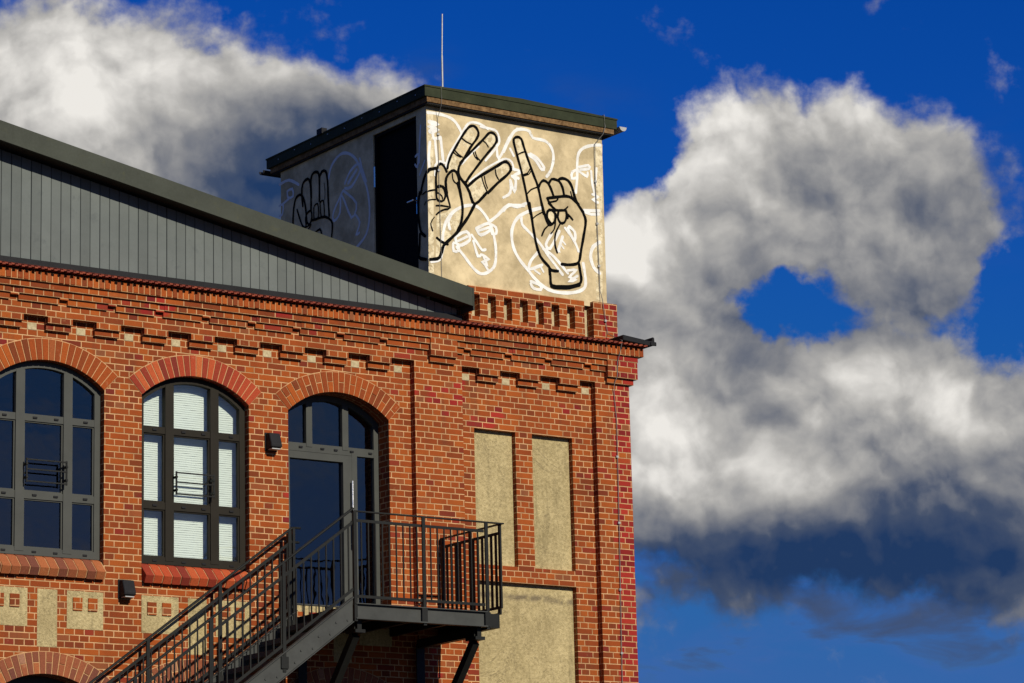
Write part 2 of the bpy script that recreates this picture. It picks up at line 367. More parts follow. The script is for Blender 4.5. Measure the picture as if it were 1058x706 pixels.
# ------------------------------------------------------------------ mesh helpers
class MB:
    def __init__(self): self.v = []; self.f = []
    def face(self, pts):
        b = len(self.v); self.v += [tuple(p) for p in pts]; self.f.append(tuple(range(b, b + len(pts)))); return self
    def hull(self, a, b_):
        """solid between two matching polygons"""
        n = len(a); k = len(self.v)
        self.v += [tuple(p) for p in a] + [tuple(p) for p in b_]
        self.f.append(tuple(k + i for i in range(n))[::-1]); self.f.append(tuple(k + n + i for i in range(n)))
        for i in range(n):
            j = (i + 1) % n
            self.f.append((k + i, k + j, k + n + j, k + n + i))
        return self
    def box(self, x0, x1, y0, y1, z0, z1):
        return self.hull([(x0, y0, z0), (x1, y0, z0), (x1, y1, z0), (x0, y1, z0)], [(x0, y0, z1), (x1, y0, z1), (x1, y1, z1), (x0, y1, z1)])
    def prism_y(self, xz, y0, y1): return self.hull([(x, y0, z) for x, z in xz], [(x, y1, z) for x, z in xz])
    def prism_x(self, yz, x0, x1): return self.hull([(x0, y, z) for y, z in yz], [(x1, y, z) for y, z in yz])
    def bar(self, p, q, w, h, up=(0, 0, 1)):
        p = Vector(p); q = Vector(q); d = (q - p).normalized(); up = Vector(up)
        s = d.cross(up)
        if s.length < 1e-4: s = d.cross(Vector((1, 0, 0)))
        s.normalize(); t = s.cross(d).normalized()
        o = [s * (a * w / 2) + t * (b * h / 2) for a, b in ((-1, -1), (1, -1), (1, 1), (-1, 1))]
        return self.hull([p + k for k in o], [q + k for k in o])
    def tube(self, pts, r, n=8):
        pts = [Vector(p) for p in pts]; rings = []
        for i, p in enumerate(pts):
            d = (pts[min(i + 1, len(pts) - 1)] - pts[max(i - 1, 0)]).normalized()
            a = d.cross(Vector((0.31, 0.27, 0.91)))
            if a.length < 1e-3: a = d.cross(Vector((1, 0, 0)))
            a.normalize(); b = d.cross(a)
            k = len(self.v); rings.append(k)
            for j in range(n):
                t = 2 * math.pi * j / n
                self.v.append(tuple(p + (a * math.cos(t) + b * math.sin(t)) * r))
        for k, l in zip(rings, rings[1:]):
            for j in range(n): self.f.append((k + j, k + (j + 1) % n, l + (j + 1) % n, l + j))
        self.f.append(tuple(rings[0] + j for j in range(n))[::-1]); self.f.append(tuple(rings[-1] + j for j in range(n)))
        return self
    def build(self, name, material, parent=None, bevel=0.0, solid=True, smooth=False, flip_y=False):
        me = bpy.data.meshes.new(name); me.from_pydata(self.v, [], self.f)
        bm = bmesh.new(); bm.from_mesh(me)
        if solid: bmesh.ops.recalc_face_normals(bm, faces=bm.faces[:])
        if bevel:
            bmesh.ops.bevel(bm, geom=bm.edges[:], offset=bevel, segments=1, affect='EDGES', profile=0.7)
        bm.to_mesh(me); bm.free()
        if smooth: me.polygons.foreach_set('use_smooth', [True] * len(me.polygons))
        me.materials.append(material)
        o = bpy.data.objects.new(name, me); COL.objects.link(o)
        if parent is not None:
            o.parent = parent
            o.matrix_parent_inverse = PINV(parent)
        return o
def world_loc(o):
    v = Vector((0, 0, 0))
    while o is not None:
        if o.parent is None or o.type == 'EMPTY': v += o.location
        o = o.parent
    return v
def PINV(parent):
    """all meshes are written in scene coordinates; only the top-level empties are moved"""
    p = parent
    while p.parent is not None: p = p.parent
    if parent.parent is None: return Matrix.Translation(-p.location)
    return Matrix.Identity(4)
def thing(name, loc, label, cat, group=None):
    o = bpy.data.objects.new(name, None); COL.objects.link(o)
    o.location = loc; o['label'] = label; o['category'] = cat
    if group: o['group'] = group
    return o
def lab(o, s): o['label'] = s; return o

# ------------------------------------------------------------------ ground
GZ = -9.95
g = MB()
g.box(-900, 900, -900, 900, GZ - 0.5, GZ)
gr = g.build('ground', ground_m); gr['kind'] = 'structure'

# ------------------------------------------------------------------ the brick building
XR, XL = 8.985, -13.4                       # ends of the facade
BAY = 0.10                                  # the bays lie this far behind the piers
BD = thing('brick_building', (-2.2, 8.0, GZ), 'red brick factory building with arched windows, stepped cornice and grey boarded gable', 'building')
RAD, HALF, RISE, SPR = 1.09, 0.75, 0.295, -0.81
CEN = [-5.786, -3.753, -1.72, 0.344, 2.354, 4.42]   # window axes, the door last
def arc(xc, zs, half=HALF, rad=RAD, n=18):
    """points of a segmental arch from the left springing to the right one"""
    cz = zs - math.sqrt(rad * rad - half * half); a = math.asin(half / rad)
    return [(xc + rad * math.sin(-a + 2 * a * i / n), cz + rad * math.cos(-a + 2 * a * i / n)) for i in range(n + 1)]
def sheet_with_openings(mb, Y, x0, x1, z0, z1, cols):
    """cols: list of (xl, xr, [(zb, zs, arched, depth), ...] from the bottom up)"""
    q = lambda a, b, c, d: mb.face([(a, Y, c), (b, Y, c), (b, Y, d), (a, Y, d)])
    x = x0
    for xl, xr, ops in sorted(cols):
        q(x, xl, z0, z1); z = z0
        for k, (zb, zs, arched, dep) in enumerate(ops):
            if zb > z: q(xl, xr, z, zb)
            nxt = ops[k + 1][0] if k + 1 < len(ops) else z1
            if arched:
                pts = arc((xl + xr) / 2, zs, (xr - xl) / 2); top = max(p[1] for p in pts) + 0.02
                for (a, b), (c, d) in zip(pts, pts[1:]):
                    mb.face([(a, Y, b), (c, Y, d), (c, Y, top), (a, Y, top)])
                    mb.face([(a, Y, b), (a, Y + dep, b), (c, Y + dep, d), (c, Y, d)])
                z = top
            else:
                z = zs
                mb.face([(xl, Y, zs), (xl, Y + dep, zs), (xr, Y + dep, zs), (xr, Y, zs)])
            mb.face([(xl, Y, zb), (xl, Y, zs), (xl, Y + dep, zs), (xl, Y + dep, zb)])
            mb.face([(xr, Y, zb), (xr, Y + dep, zb), (xr, Y + dep, zs), (xr, Y, zs)])
            mb.face([(xl, Y, zb), (xl, Y + dep, zb), (xr, Y + dep, zb), (xr, Y, zb)])
        if z < z1: q(xl, xr, z, z1)
        x = xr
    q(x, x1, z0, z1)
WB, LOW_S, LOW_B = -2.87, -4.57, -7.2
PIERS = [(5.51, 6.254), (8.415, XR), (XL, XL + 0.57), (-10.9, -10.15)]
w = MB()
cols = []
for i, c in enumerate(CEN):
    up = (-3.05, SPR, True, 0.36) if i < 5 else (-3.48, SPR, True, 0.45)
    cols.append((c - HALF, c + HALF, [(LOW_B, LOW_S, True, 0.36), up]))
sheet_with_openings(w, BAY, -10.15, 5.51, GZ, 0.0, cols)
PAN = [(6.495, 7.15, -2.58, -0.785), (7.42, 8.077, -2.58, -0.785)]
sheet_with_openings(w, BAY, 6.254, 8.415, -2.68, 0.0, [(a, b, [(zb, zt, False, 0.085)]) for a, b, zb, zt in PAN])
sheet_with_openings(w, BAY, 6.254, 8.415, GZ, -2.68, [(6.495, 8.077, [(-6.9, -2.79, False, 0.085)])])
sheet_with_openings(w, BAY, XL + 0.57, -10.9, GZ, 0.0, [])
for a, b in PIERS:
    w.box(a, b, 0.0, 0.5, GZ, 0.0)
# wall above the corbels, side and rear walls
w.box(XL, XR, 0.0, 0.5, 0.0, 0.60)
w.box(XR - 0.4, XR - 0.001, 0.5, 16.0, GZ, 0.60)
w.box(XL + 0.001, XL + 0.4, 0.5, 16.0, GZ, 0.60)
w.box(XL + 0.002, XR - 0.002, 15.6, 16.002, GZ, 0.598)
w.build('wall', brick, BD, solid=False)

f = MB()
f.box(XL + 0.41, XR - 0.41, 0.52, 15.59, -3.75, -3.50)
f.box(XL + 0.41, XR - 0.41, 0.52, 15.59, 0.30, 0.45)
f.box(XL + 0.41, XR - 0.41, 6.0, 6.2, GZ, 0.29)
f.build('inner_floor', room_m, BD)

# corbels: stepped blocks between the pale blocks under the cornice
def corbel(x0, x1):
    c_ = MB()
    c_.box(x0, x1, 0.0, BAY + 0.03, -COURSE, -0.002)
    c_.box(x0, x1, 0.048, BAY + 0.028, -2 * COURSE, -COURSE)
    c_.build('corbel', brick, BD)
def pale_block(x0):
    c_ = MB().box(x0, x0 + 0.125, BAY - 0.006, BAY + 0.05, -0.165, -0.075)
    c_.build('corbel_block', block_m, BD, bevel=0.006)
SLOT = 0.65
for i in range(-15, 9):
    x = i * SLOT - 0.03
    pale_block(x + 0.09)
    if i < 8: corbel(x + 0.315, x + SLOT - 0.005)
for j in range(4):
    x = 6.215 + j * SLOT - (0.0 if j else -0.045)
    pale_block(x + (0.09 if j else 0.05))
    if j < 3: corbel(6.215 + j * SLOT + 0.315, 6.215 + j * SLOT + SLOT - 0.005)

# cornice: three stepped courses with gaps over the corbels, then bricks on edge, then tiles
PB = [(-10.8, -10.25), (5.73, 6.13), (8.585, XR)]
def band(q, z0, z1, gaps, ret=True, name='cornice_course', material=None):
    """a course standing q in front of the wall and of its right-hand end"""
    b = MB(); x = XL - q
    for a, c_ in gaps:
        b.box(x, a, -q, 0.02, z0, z1); x = c_
    b.box(x, XR + (q if ret else 0), -q, 0.02, z0, z1)
    if ret: b.box(XR - 0.02, XR + q, 0.02, 15.9, z0, z1)
    return b.build(name, material or brick, BD)
gaps = []
k = -20
while True:
    x = k * SLOT - 0.235
    if x > 8.4: break
    if x > XL + 0.2 and not any(a - 0.2 < x < b + 0.1 for a, b in PB): gaps.append((x, x + 0.115))
    k += 1
C = COURSE
band(0.032, 2 * C, 3 * C - 0.001, gaps)
band(0.062, 3 * C, 4 * C - 0.001, gaps)
for a, b in gaps:
    MB().box(a + 0.001, b - 0.001, -0.055, 0.02, 2.72 * C, 4 * C - 0.002).build('gap_brick', brick, BD)
band(0.095, 4 * C, 5 * C - 0.001, [])
for a, b in PB:
    h = MB()
    e = 0.045 if b == XR else 0
    h.box(a, b + e, -0.045, 0.02, 0.001, C - 0.001)
    h.box(a - 0.012, b + 2 * e, -0.088, 0.02, C, 4 * C - 0.003)
    if e:
        h.box(XR - 0.02, b + e, 0.02, 0.6, 0.001, C - 0.001)
        h.box(XR - 0.02, b + 2 * e, 0.02, 0.6, C, 4 * C - 0.003)
    h.build('pier_head', brick, BD)
def bricks_in_row(n, pitch, fn):
    for i in range(n): fn(i, i * pitch)
s = MB(); mo = MB()
q = 0.135
mo.box(XL - q + 0.008, XR + q - 0.008, -q + 0.008, 0.02, 5 * C, 5 * C + 0.118)
mo.box(XR - 0.02, XR + q - 0.008, 0.02, 15.9, 5 * C, 5 * C + 0.118)
x = XL - q
while x < XR + q - 0.03:
    j = random.uniform(-0.004, 0.004)
    s.box(x, x + 0.066, -q + j, 0.015, 5 * C + 0.004 + random.uniform(-.002, .002), 5 * C + 0.116 + random.uniform(-.003, .003)); x += 0.0772
y = 0.03
while y < 15.8:
    s.box(XR - 0.01, XR + q + random.uniform(-0.004, 0.004), y, y + 0.066, 5 * C + 0.004, 5 * C + 0.116); y += 0.0772
mo.build('cornice_mortar', mortar_m, BD)
s.build('edge_course', piece, BD, bevel=0.004)
tz = 5 * C + 0.122
t_ = MB()
x = XL - 0.2
i = 0
while x < XR + 0.16:
    dz = 0.0 if i % 2 == 0 else 0.016
    dy = random.uniform(-0.004, 0.004) + (0.0 if i % 2 == 0 else 0.022)
    t_.prism_x([(-0.222 + dy, tz + 0.006 + dz), (-0.222 + dy, tz + 0.024 + dz), (0.24, tz + 0.165 + dz * 0.3), (0.24, tz + 0.03)], x, x + 0.0405)
    x += 0.0425; i += 1
t_.build('tile_course', tile_m, BD)
# flat ledge of the right-hand side and its black gutter
led = MB()
led.box(XR - 0.05, XR + 0.19, 0.245, 15.9, tz, tz + 0.04)
led.build('ledge', tile_m, BD)
gu = MB()
prof = [(8.76, 0.575), (9.20, 0.540), (9.27, 0.545), (9.30, 0.60), (9.295, 0.665), (9.262, 0.67), (9.255, 0.612), (9.20, 0.612), (8.76, 0.652)]
gu.prism_y(prof, -0.205, 15.9)
gu.prism_y([(9.215, 0.54), (9.315, 0.545), (9.315, 0.60), (9.215, 0.60)], -0.225, -0.207)
gu.build('gutter', dark_m, BD, bevel=0.008)

# brick arches
def arch_ring(xc, zs, Y, material, halves, half=HALF, rad=RAD, thick=0.265, parent=None):
    a = math.asin(half / rad); cz = zs - math.sqrt(rad * rad - half * half)
    n = int(round(2 * a * (rad + 0.06) / 0.080)); 
    def pt(r, t, y): return (xc + r * math.sin(t), y, cz + r * math.cos(t))
    back = MB()
    st = 40
    for i in range(st):
        t0 = -a + 2 * a * i / st; t1 = -a + 2 * a * (i + 1) / st
        back.hull([pt(rad + 0.001, t0, Y - 0.003), pt(rad + thick, t0, Y - 0.003), pt(rad + thick, t1, Y - 0.003), pt(rad + 0.001, t1, Y - 0.003)],
                  [pt(rad + 0.001, t0, Y + 0.10), pt(rad + thick, t0, Y + 0.10), pt(rad + thick, t1, Y + 0.10), pt(rad + 0.001, t1, Y + 0.10)])
    ring = MB()
    for i in range(n):
        t0 = -a + 2 * a * i / n; t1 = -a + 2 * a * (i + 1) / n
        gp = 0.0052 / rad
        segs = [(rad - 0.002, rad + thick - 0.008)]
        if halves and i % 2 == 1: segs = [(rad - 0.002, rad + thick / 2 - 0.005), (rad + thick / 2 + 0.005, rad + thick - 0.008)]
        for ra, rb in segs:
            j = random.uniform(-0.0025, 0.0025); rb += random.uniform(-.004, .004)
            A = []; B = []
            for r_, t in ((ra, t0 + gp), (rb, t0 + gp * ra / rb), (rb, t1 - gp * ra / rb), (ra, t1 - gp)):
                A.append(pt(r_, t, Y - 0.010 + j)); B.append(pt(r_, t, Y + 0.095))
            ring.hull(A, B)
    o = ring.build('arch', material, parent or BD, bevel=0.003)
    back.build('arch_mortar', mortar_m, o)
    return o
# windows
def outline(xc, half, zb, zs_c, rad, n=22):
    cz = zs_c
    zt = cz + math.sqrt(rad * rad - half * half); a = math.asin(half / rad)
    pts = [(xc - half, zb)]
    pts += [(xc + rad * math.sin(-a + 2 * a * i / n), cz + rad * math.cos(-a + 2 * a * i / n)) for i in range(n + 1)]
    pts.append((xc + half, zb))
    return pts
def ring_frame(mb, outer, inner, y0, y1):
    n = len(outer)
    for i in range(n):
        j = (i + 1) % n
        a, b, c_, d = outer[i], outer[j], inner[j], inner[i]
        mb.hull([(a[0], y0, a[1]), (b[0], y0, b[1]), (c_[0], y0, c_[1]), (d[0], y0, d[1])], [(a[0], y1, a[1]), (b[0], y1, b[1]), (c_[0], y1, c_[1]), (d[0], y1, d[1])])
def arch_z(xc, x, zs, inset=0.0):
    cz = zs - math.sqrt(RAD ** 2 - HALF ** 2)
    return cz + math.sqrt((RAD - inset) ** 2 - (x - xc) ** 2)
def window(xc, zb, zs, Y, material, label=None, blind=False, trans=((-1.25, -1.165), (-2.19, -2.10)), guard=True):
    cz = zs - math.sqrt(RAD ** 2 - HALF ** 2); hh = HALF - 0.004
    fr = MB()
    ring_frame(fr, outline(xc, hh, zb + 0.004, cz, RAD - 0.004), outline(xc, hh - 0.075, zb + 0.095, cz, RAD - 0.080), Y, Y + 0.075)
    for s_ in (-1, 1):
        x = xc + s_ * 0.315
        fr.box(x - 0.058, x + 0.058, Y - 0.006, Y + 0.078, zb + 0.05, arch_z(xc, abs(x - xc) + 0.06 + xc, zs, 0.05))
    for z0, z1 in trans:
        fr.box(xc - hh + 0.03, xc + hh - 0.03, Y + 0.004, Y + 0.072, z0, z1)
    # the opening sash in the middle of the top and the bead round each pane
    rows = [zb + 0.095] + [z for tr in reversed(trans) for z in tr]
    for cx0, cx1 in ((xc - hh + 0.075, xc - 0.373), (xc - 0.257, xc + 0.257), (xc + 0.373, xc + hh - 0.075)):
        for z0, z1 in zip(rows[0::2], rows[1::2]):
            ring_frame(fr, [(cx0 - .002, z0 - .002), (cx0 - .002, z1 + .002), (cx1 + .002, z1 + .002), (cx1 + .002, z0 - .002)], [(cx0 + .016, z0 + .016), (cx0 + .016, z1 - .016), (cx1 - .016, z1 - .016), (cx1 - .016, z0 + .016)], Y + 0.020, Y + 0.066)
    o = fr.build('window', material, BD)
    if label: o['label'] = label
    pa = MB().face([(x, Y + 0.042, z) for x, z in outline(xc, hh - 0.03, zb + 0.05, cz, RAD - 0.03)][::-1])
    pa.build('pane', glass_m, o, solid=False)
    for z0, z1 in list(trans) + [(zb + 0.01, zb + 0.08)]:
        for dx in (-0.52, -0.12, 0.16, 0.55):
            c_ = MB().box(xc + dx - 0.028, xc + dx + 0.028, Y - 0.010, Y + 0.01, (z0 + z1) / 2 - 0.010, (z0 + z1) / 2 + 0.012)
            c_.build('drain_cap', dark_m, o)
    if guard:
        gd = MB()
        for z in (-1.733, -1.85, -1.995):
            gd.bar((xc - 0.27, Y - 0.085, z), (xc + 0.27, Y - 0.085, z), 0.016, 0.016)
        for s_ in (-1, 1):
            gd.box(xc + s_ * 0.262 - 0.009, xc + s_ * 0.262 + 0.009, Y - 0.09, Y - 0.072, -2.01, -1.718)
            gd.box(xc + s_ * 0.262 - 0.012, xc + s_ * 0.262 + 0.012, Y - 0.10, Y - 0.004, -1.80, -1.775)
            gd.box(xc + s_ * 0.262 - 0.012, xc + s_ * 0.262 + 0.012, Y - 0.10, Y - 0.004, -1.96, -1.935)
        gd.build('guard_bars', steel_m, o)
    if blind:
        b = MB(); z = zb + 0.06; zt = zs + RISE
        nx_ = 14
        while z < zt - 0.03:
            row0 = []
            for i in range(nx_ + 1):
                x = xc - 0.72 + 1.44 * i / nx_
                row0.append((x, z + 0.002 * math.sin(i * 1.9 + z * 31) + random.uniform(-.0010, .0010)))
            for i in range(nx_):
                a, c_ = row0[i], row0[i + 1]
                yb = Y + 0.155
                b.face([(a[0], yb, a[1]), (c_[0], yb, c_[1]), (c_[0], yb + 0.006, c_[1] + 0.026), (a[0], yb + 0.006, a[1] + 0.026)])
                b.face([(a[0], yb + 0.006, a[1] + 0.026), (c_[0], yb + 0.006, c_[1] + 0.026), (c_[0], yb, c_[1] + 0.0275), (a[0], yb, a[1] + 0.0275)])
            z += 0.0275
        b.build('blind', blind_m, o, solid=False)
    return o
def brick_sill(xc, material, Y=BAY):
    s_ = MB(); m_ = MB(); x = xc - HALF + 0.006
    while x < xc + HALF - 0.06:
        j = random.uniform(-0.004, 0.004)
        s_.prism_x([(0.19, -2.872), (0.135, -2.893), (-0.012 + j, -3.035 + j), (0.040 + j, -3.128 + j), (0.16, -3.05)], x, min(x + 0.112, xc + HALF - 0.004))
        x += 0.1235
    m_.prism_x([(0.185, -2.882), (0.135, -2.905), (0.003, -3.035), (0.046, -3.116), (0.155, -3.04)], xc - HALF + 0.008, xc + HALF - 0.008)
    o = s_.build('sill', material, BD, bevel=0.004)
    m_.build('sill_mortar', mortar_m, o)
for i, c in enumerate(CEN):
    if i < 5:
        b_ = (i == 4)
        window(c, WB, SPR, 0.20, frame2_m if b_ else frame_m,
               'arched window with black frame and closed white blinds' if b_ else 'arched window with grey frame and dark blue panes', blind=b_)
        brick_sill(c, piece_red if b_ else piece_dull)
    arch_ring(c, SPR, BAY, piece_red if i == 4 else piece, i == 5)
    arch_ring(c, LOW_S, BAY, piece_dull, True)
    window(c, LOW_B, LOW_S, 0.36, frame_m, 'dark arched window of the lower floor', trans=((-5.1, -5.0), (-6.2, -6.1)), guard=False)
    # render panels between the floors
    for x0, x1, z0, z1, sq in ((-0.75, -0.245, -3.725, -3.272, True), (-0.117, 0.142, -3.954, -3.272, False), (0.268, 0.747, -3.725, -3.272, True)):
        if i == 5 and x1 > 0.3: pass
        p_ = MB().box(c + x0, c + x1, BAY - 0.004, BAY + 0.05, z0, z1).build('render_panel', render_m, BD)
        if sq:
            for dx in (0.075, 0.275):
                MB().box(c + x0 + dx, c + x0 + dx + 0.122, BAY - 0.020, BAY + 0.04, -3.505, -3.352).build('inset_brick', brick, p_)

# the glazed door on the landing
def glazed_door():
    xc, Y, zb = CEN[5], 0.35, -3.46
    cz = SPR - math.sqrt(RAD ** 2 - HALF ** 2); hh = HALF - 0.004
    fr = MB()
    ring_frame(fr, outline(xc, hh, zb, cz, RAD - 0.004), outline(xc, hh - 0.07, zb + 0.09, cz, RAD - 0.075), Y, Y + 0.075)
    for x0, x1 in ((4.084, 4.172), (4.622, 4.712)):
        fr.box(x0, x1, Y - 0.004, Y + 0.078, -1.2, arch_z(xc, x1 if x0 > 4.42 else x0, SPR, 0.05))
    fr.box(xc - hh + 0.03, xc + hh - 0.03, Y + 0.003, Y + 0.076, -1.263, -1.157)
    fr.box(4.760, 4.838, Y - 0.002, Y + 0.074, zb + 0.02, -1.2)
    o = fr.build('door', frame_m, BD)
    o['label'] = 'grey glazed door under an arched fanlight'
    lf = MB()
    ring_frame(lf, [(3.742, zb + 0.10), (3.742, -1.270), (4.752, -1.270), (4.752, zb + 0.10)], [(3.83, zb + 0.25), (3.83, -1.36), (4.622, -1.36), (4.622, zb + 0.25)], Y - 0.012, Y + 0.06)
    lf.build('door_leaf', frame_m, o)
    pa = MB().face([(x, Y + 0.042, z) for x, z in outline(xc, hh - 0.03, zb + 0.05, cz, RAD - 0.03)][::-1])
    pa.build('pane', glass_m, o, solid=False)
    for z0, z1 in ((-1.98, -1.60), (-2.46, -2.09)):
        h = MB()
        h.tube([(4.735, Y - 0.055, z0), (4.735, Y - 0.055, z1)], 0.011, 10)
        h.tube([(4.735, Y - 0.055, z0 + 0.05), (4.735, Y, z0 + 0.05)], 0.007, 8); h.tube([(4.735, Y - 0.055, z1 - 0.05), (4.735, Y, z1 - 0.05)], 0.007, 8)
        h.build('handle', bright_m, o, smooth=False)
    for dx in (-0.42, -0.10, 0.10, 0.34, 0.62):
        MB().box(xc + dx - 0.026, xc + dx + 0.026, Y - 0.012, Y + 0.01, -1.222, -1.20).build('drain_cap', dark_m, o)
glazed_door()

# render fields of the end bay
for a, b, zb, zt in PAN + [(6.495, 8.077, -6.9, -2.79)]:
    o = MB().box(a - 0.01, b + 0.01, BAY + 0.083, BAY + 0.14, zb - 0.01, zt + 0.01).build('render_field', render_m, BD)

# ------------------------------------------------------------------ gable and roof
RX, RZ, SL = -2.2, 1.066 + (6.432 + 2.2) * 0.1873, 0.1873     # ridge
def roof_z(x): return RZ - abs(x - RX) * SL
LE = 2 * RX - 6.432
bd_ = MB()
x = LE + 0.25
i = 0
while x < 6.33:
    x1 = min(x + 0.1265, 6.36)
    zt0, zt1 = roof_z(x) - 0.25, roof_z(x1) - 0.25
    if min(zt0, zt1) > 0.70:
        yj = 0.25 + random.uniform(-0.002, 0.002)
        bd_.hull([(x, yj, 0.655), (x1, yj, 0.655), (x1, yj, zt1), (x, yj, zt0)], [(x, yj + 0.03, 0.655), (x1, yj + 0.03, 0.655), (x1, yj + 0.03, zt1), (x, yj + 0.03, zt0)])
    x += 0.1325 if i % 7 != 3 else 0.1345
    i += 1
bd_.build('gable_boards', clad_m, BD, bevel=0.004)
bk = MB().prism_y([(LE + 0.2, 0.62), (6.40, 0.62), (6.40, roof_z(6.40) - 0.24), (RX, RZ - 0.24), (LE + 0.2, roof_z(LE + 0.2) - 0.24)], 0.282, 0.33)
bk.build('gable_backing', dark_m, BD)
MB().box(LE + 0.2, 6.42, 0.215, 0.249, 0.632, 0.738).build('flashing', dark_m, BD)
for a, b in ((LE, RX), (RX, 6.432)):
    bb = MB()
    za, zb_ = roof_z(a), roof_z(b)
    bb.hull([(a, -0.03, za - 0.245), (b, -0.03, zb_ - 0.245), (b, -0.03, zb_), (a, -0.03, za)], [(a, 0.0, za - 0.245), (b, 0.0, zb_ - 0.245), (b, 0.0, zb_), (a, 0.0, za)])
    d = 0.018
    bb.hull([(a, 0.001, za - 0.200), (b, 0.001, zb_ - 0.200), (b, 0.001, zb_ - d), (a, 0.001, za - d)], [(a, 0.27, za - 0.200), (b, 0.27, zb_ - 0.200), (b, 0.27, zb_ - d), (a, 0.27, za - d)])
    bb.build('bargeboard', trim_m, BD)
ec = MB().box(6.433, 6.452, -0.034, 0.262, 0.765, 1.068); ec.build('eave_cap', trim_m, BD)
rf = MB()
for a, b in ((LE, RX), (RX, 5.92)):
    rf.hull([(a, 0.272, roof_z(a) - 0.2), (b, 0.272, roof_z(b) - 0.2), (b, 0.272, roof_z(b) - 0.019), (a, 0.272, roof_z(a) - 0.019)],
            [(a, 16.2, roof_z(a) - 0.2), (b, 16.2, roof_z(b) - 0.2), (b, 16.2, roof_z(b) - 0.019), (a, 16.2, roof_z(a) - 0.019)])
rf.box(5.93, XR - 0.05, 0.34, 16.1, 0.601, 0.655)
rf.box(XL + 0.05, LE - 0.01, 0.34, 16.1, 0.601, 0.655)
rf.box(5.85, 5.915, 0.34, 16.1, 0.602, roof_z(5.9) - 0.1)
rf.build('roof', felt_m, BD)

# parapet in front of the tower: piers, slots and the corner pier
PY, PT = 0.20, 1.165
pp = MB()
edges = []
x = 6.52
slots = [(8.26 - 0.26 * i - 0.13, 8.26 - 0.26 * i) for i in range(7)][::-1]
pp.box(x, 8.42, PY, 0.62, 0.655, 0.752)
pp.box(x, 8.42, PY - 0.001, 0.62, 1.055, PT)
for a, b in slots:
    if a > x: pp.box(x, a, PY + 0.001, 0.62, 0.753, 1.054)
    x = b
pp.box(x, 8.42, PY + 0.001, 0.62, 0.753, 1.054)
pp.box(8.572, XR - 0.01, PY, 0.62, 0.655, PT + 0.01)
pp.build('parapet', brick, BD)
sb = MB()
for a, b in slots: sb.box(a + 0.001, b - 0.001, PY + 0.125, PY + 0.2, 0.754, 1.053)
sb.box(8.421, 8.571, PY + 0.15, PY + 0.4, 0.656, PT - 0.01)
sb.build('parapet_infill', block_m, BD)

# ------------------------------------------------------------------ the tower on the roof
TX0, TX1, TY0, TY1, TZ0, TZ1 = 5.95, 8.86, 0.27, 4.08, 1.166, 3.575
TW = thing('rooftop_tower', (7.4, 2.2, 0.66), 'square beige rooftop tower with painted hands and white line faces', 'tower')
t_ = MB()
D0, D1, DT, DB = 0.52, 1.60, 3.50, 1.2
t_.face([(TX0, TY0, 1.12), (TX1, TY0, 1.12), (TX1, TY0, TZ1), (TX0, TY0, TZ1)])
t_.face([(TX1, TY0, 0.66), (TX1, TY1, 0.66), (TX1, TY1, TZ1), (TX1, TY0, TZ1)])
t_.face([(TX0, TY1, 0.66), (TX1, TY1, 0.66), (TX1, TY1, TZ1), (TX0, TY1, TZ1)])
for a, b, c_, d in ((TY0, D0, 0.66, TZ1), (D1, TY1, 0.66, TZ1), (D0, D1, DT, TZ1), (D0, D1, 0.66, DB)):
    t_.face([(TX0, a, c_), (TX0, b, c_), (TX0, b, d), (TX0, a, d)])
for a in (D0, D1): t_.face([(TX0, a, DB), (TX0 + 0.2, a, DB), (TX0 + 0.2, a, DT), (TX0, a, DT)])
t_.face([(TX0, D0, DT), (TX0 + 0.2, D0, DT), (TX0 + 0.2, D1, DT), (TX0, D1, DT)])
t_.face([(TX0, D0, DB), (TX0 + 0.2, D0, DB), (TX0 + 0.2, D1, DB), (TX0, D1, DB)])
t_.face([(TX0, TY0, 3.57), (TX1, TY0, 3.57), (TX1, TY1, 3.57), (TX0, TY1, 3.57)])
t_.build('wall', tower_m, TW, solid=False)
dd = MB().box(TX0 + 0.07, TX0 + 0.11, D0 + 0.02, D1 - 0.02, DB + 0.01, DT - 0.02)
dr = dd.build('door', door_m, TW); dr['label'] = 'black door in the shaded left side of the tower'
ring = MB()
for a, b, c_, d in ((D0, D0 + 0.045, DB, DT), (D1 - 0.045, D1, DB, DT), (D0, D1, DT - 0.045, DT)):
    ring.box(TX0 + 0.02, TX0 + 0.069, a + .001, b - .001, c_, d - .001)
ring.build('door_frame', door_m, dr)
h = MB()
h.box(TX0 + 0.055, TX0 + 0.068, D0 + 0.075, D0 + 0.115, 2.17, 2.40)
h.tube([(TX0 + 0.06, D0 + 0.095, 2.35), (TX0 - 0.005, D0 + 0.095, 2.35), (TX0 - 0.005, D0 + 0.24, 2.35)], 0.011, 8)
h.build('handle', bright_m, dr)
MB().tube([(TX0 + 0.01, D1 - 0.01, 2.76), (TX0 + 0.01, D1 - 0.01, 3.05)], 0.014, 8).build('hinge', bright_m, dr)
ro = MB()
ro.box(5.845, 9.03, 0.135, 4.30, 3.665, 3.80)
ro.prism_y([(5.835, 3.795), (5.835, 3.815), (7.4, 3.86), (9.04, 3.815), (9.04, 3.795)], 0.125, 4.31)
ro.build('roof', trim2_m, TW)
lo = MB().box(5.885, 8.985, 0.150, 4.26, 3.592, 3.664); lo.build('eave_board', rust_m, TW)
MB().box(5.90, 8.97, 0.165, 4.24, 3.574, 3.591).build('soffit', dark_m, TW)  # coloured black to deepen the shade under the eave
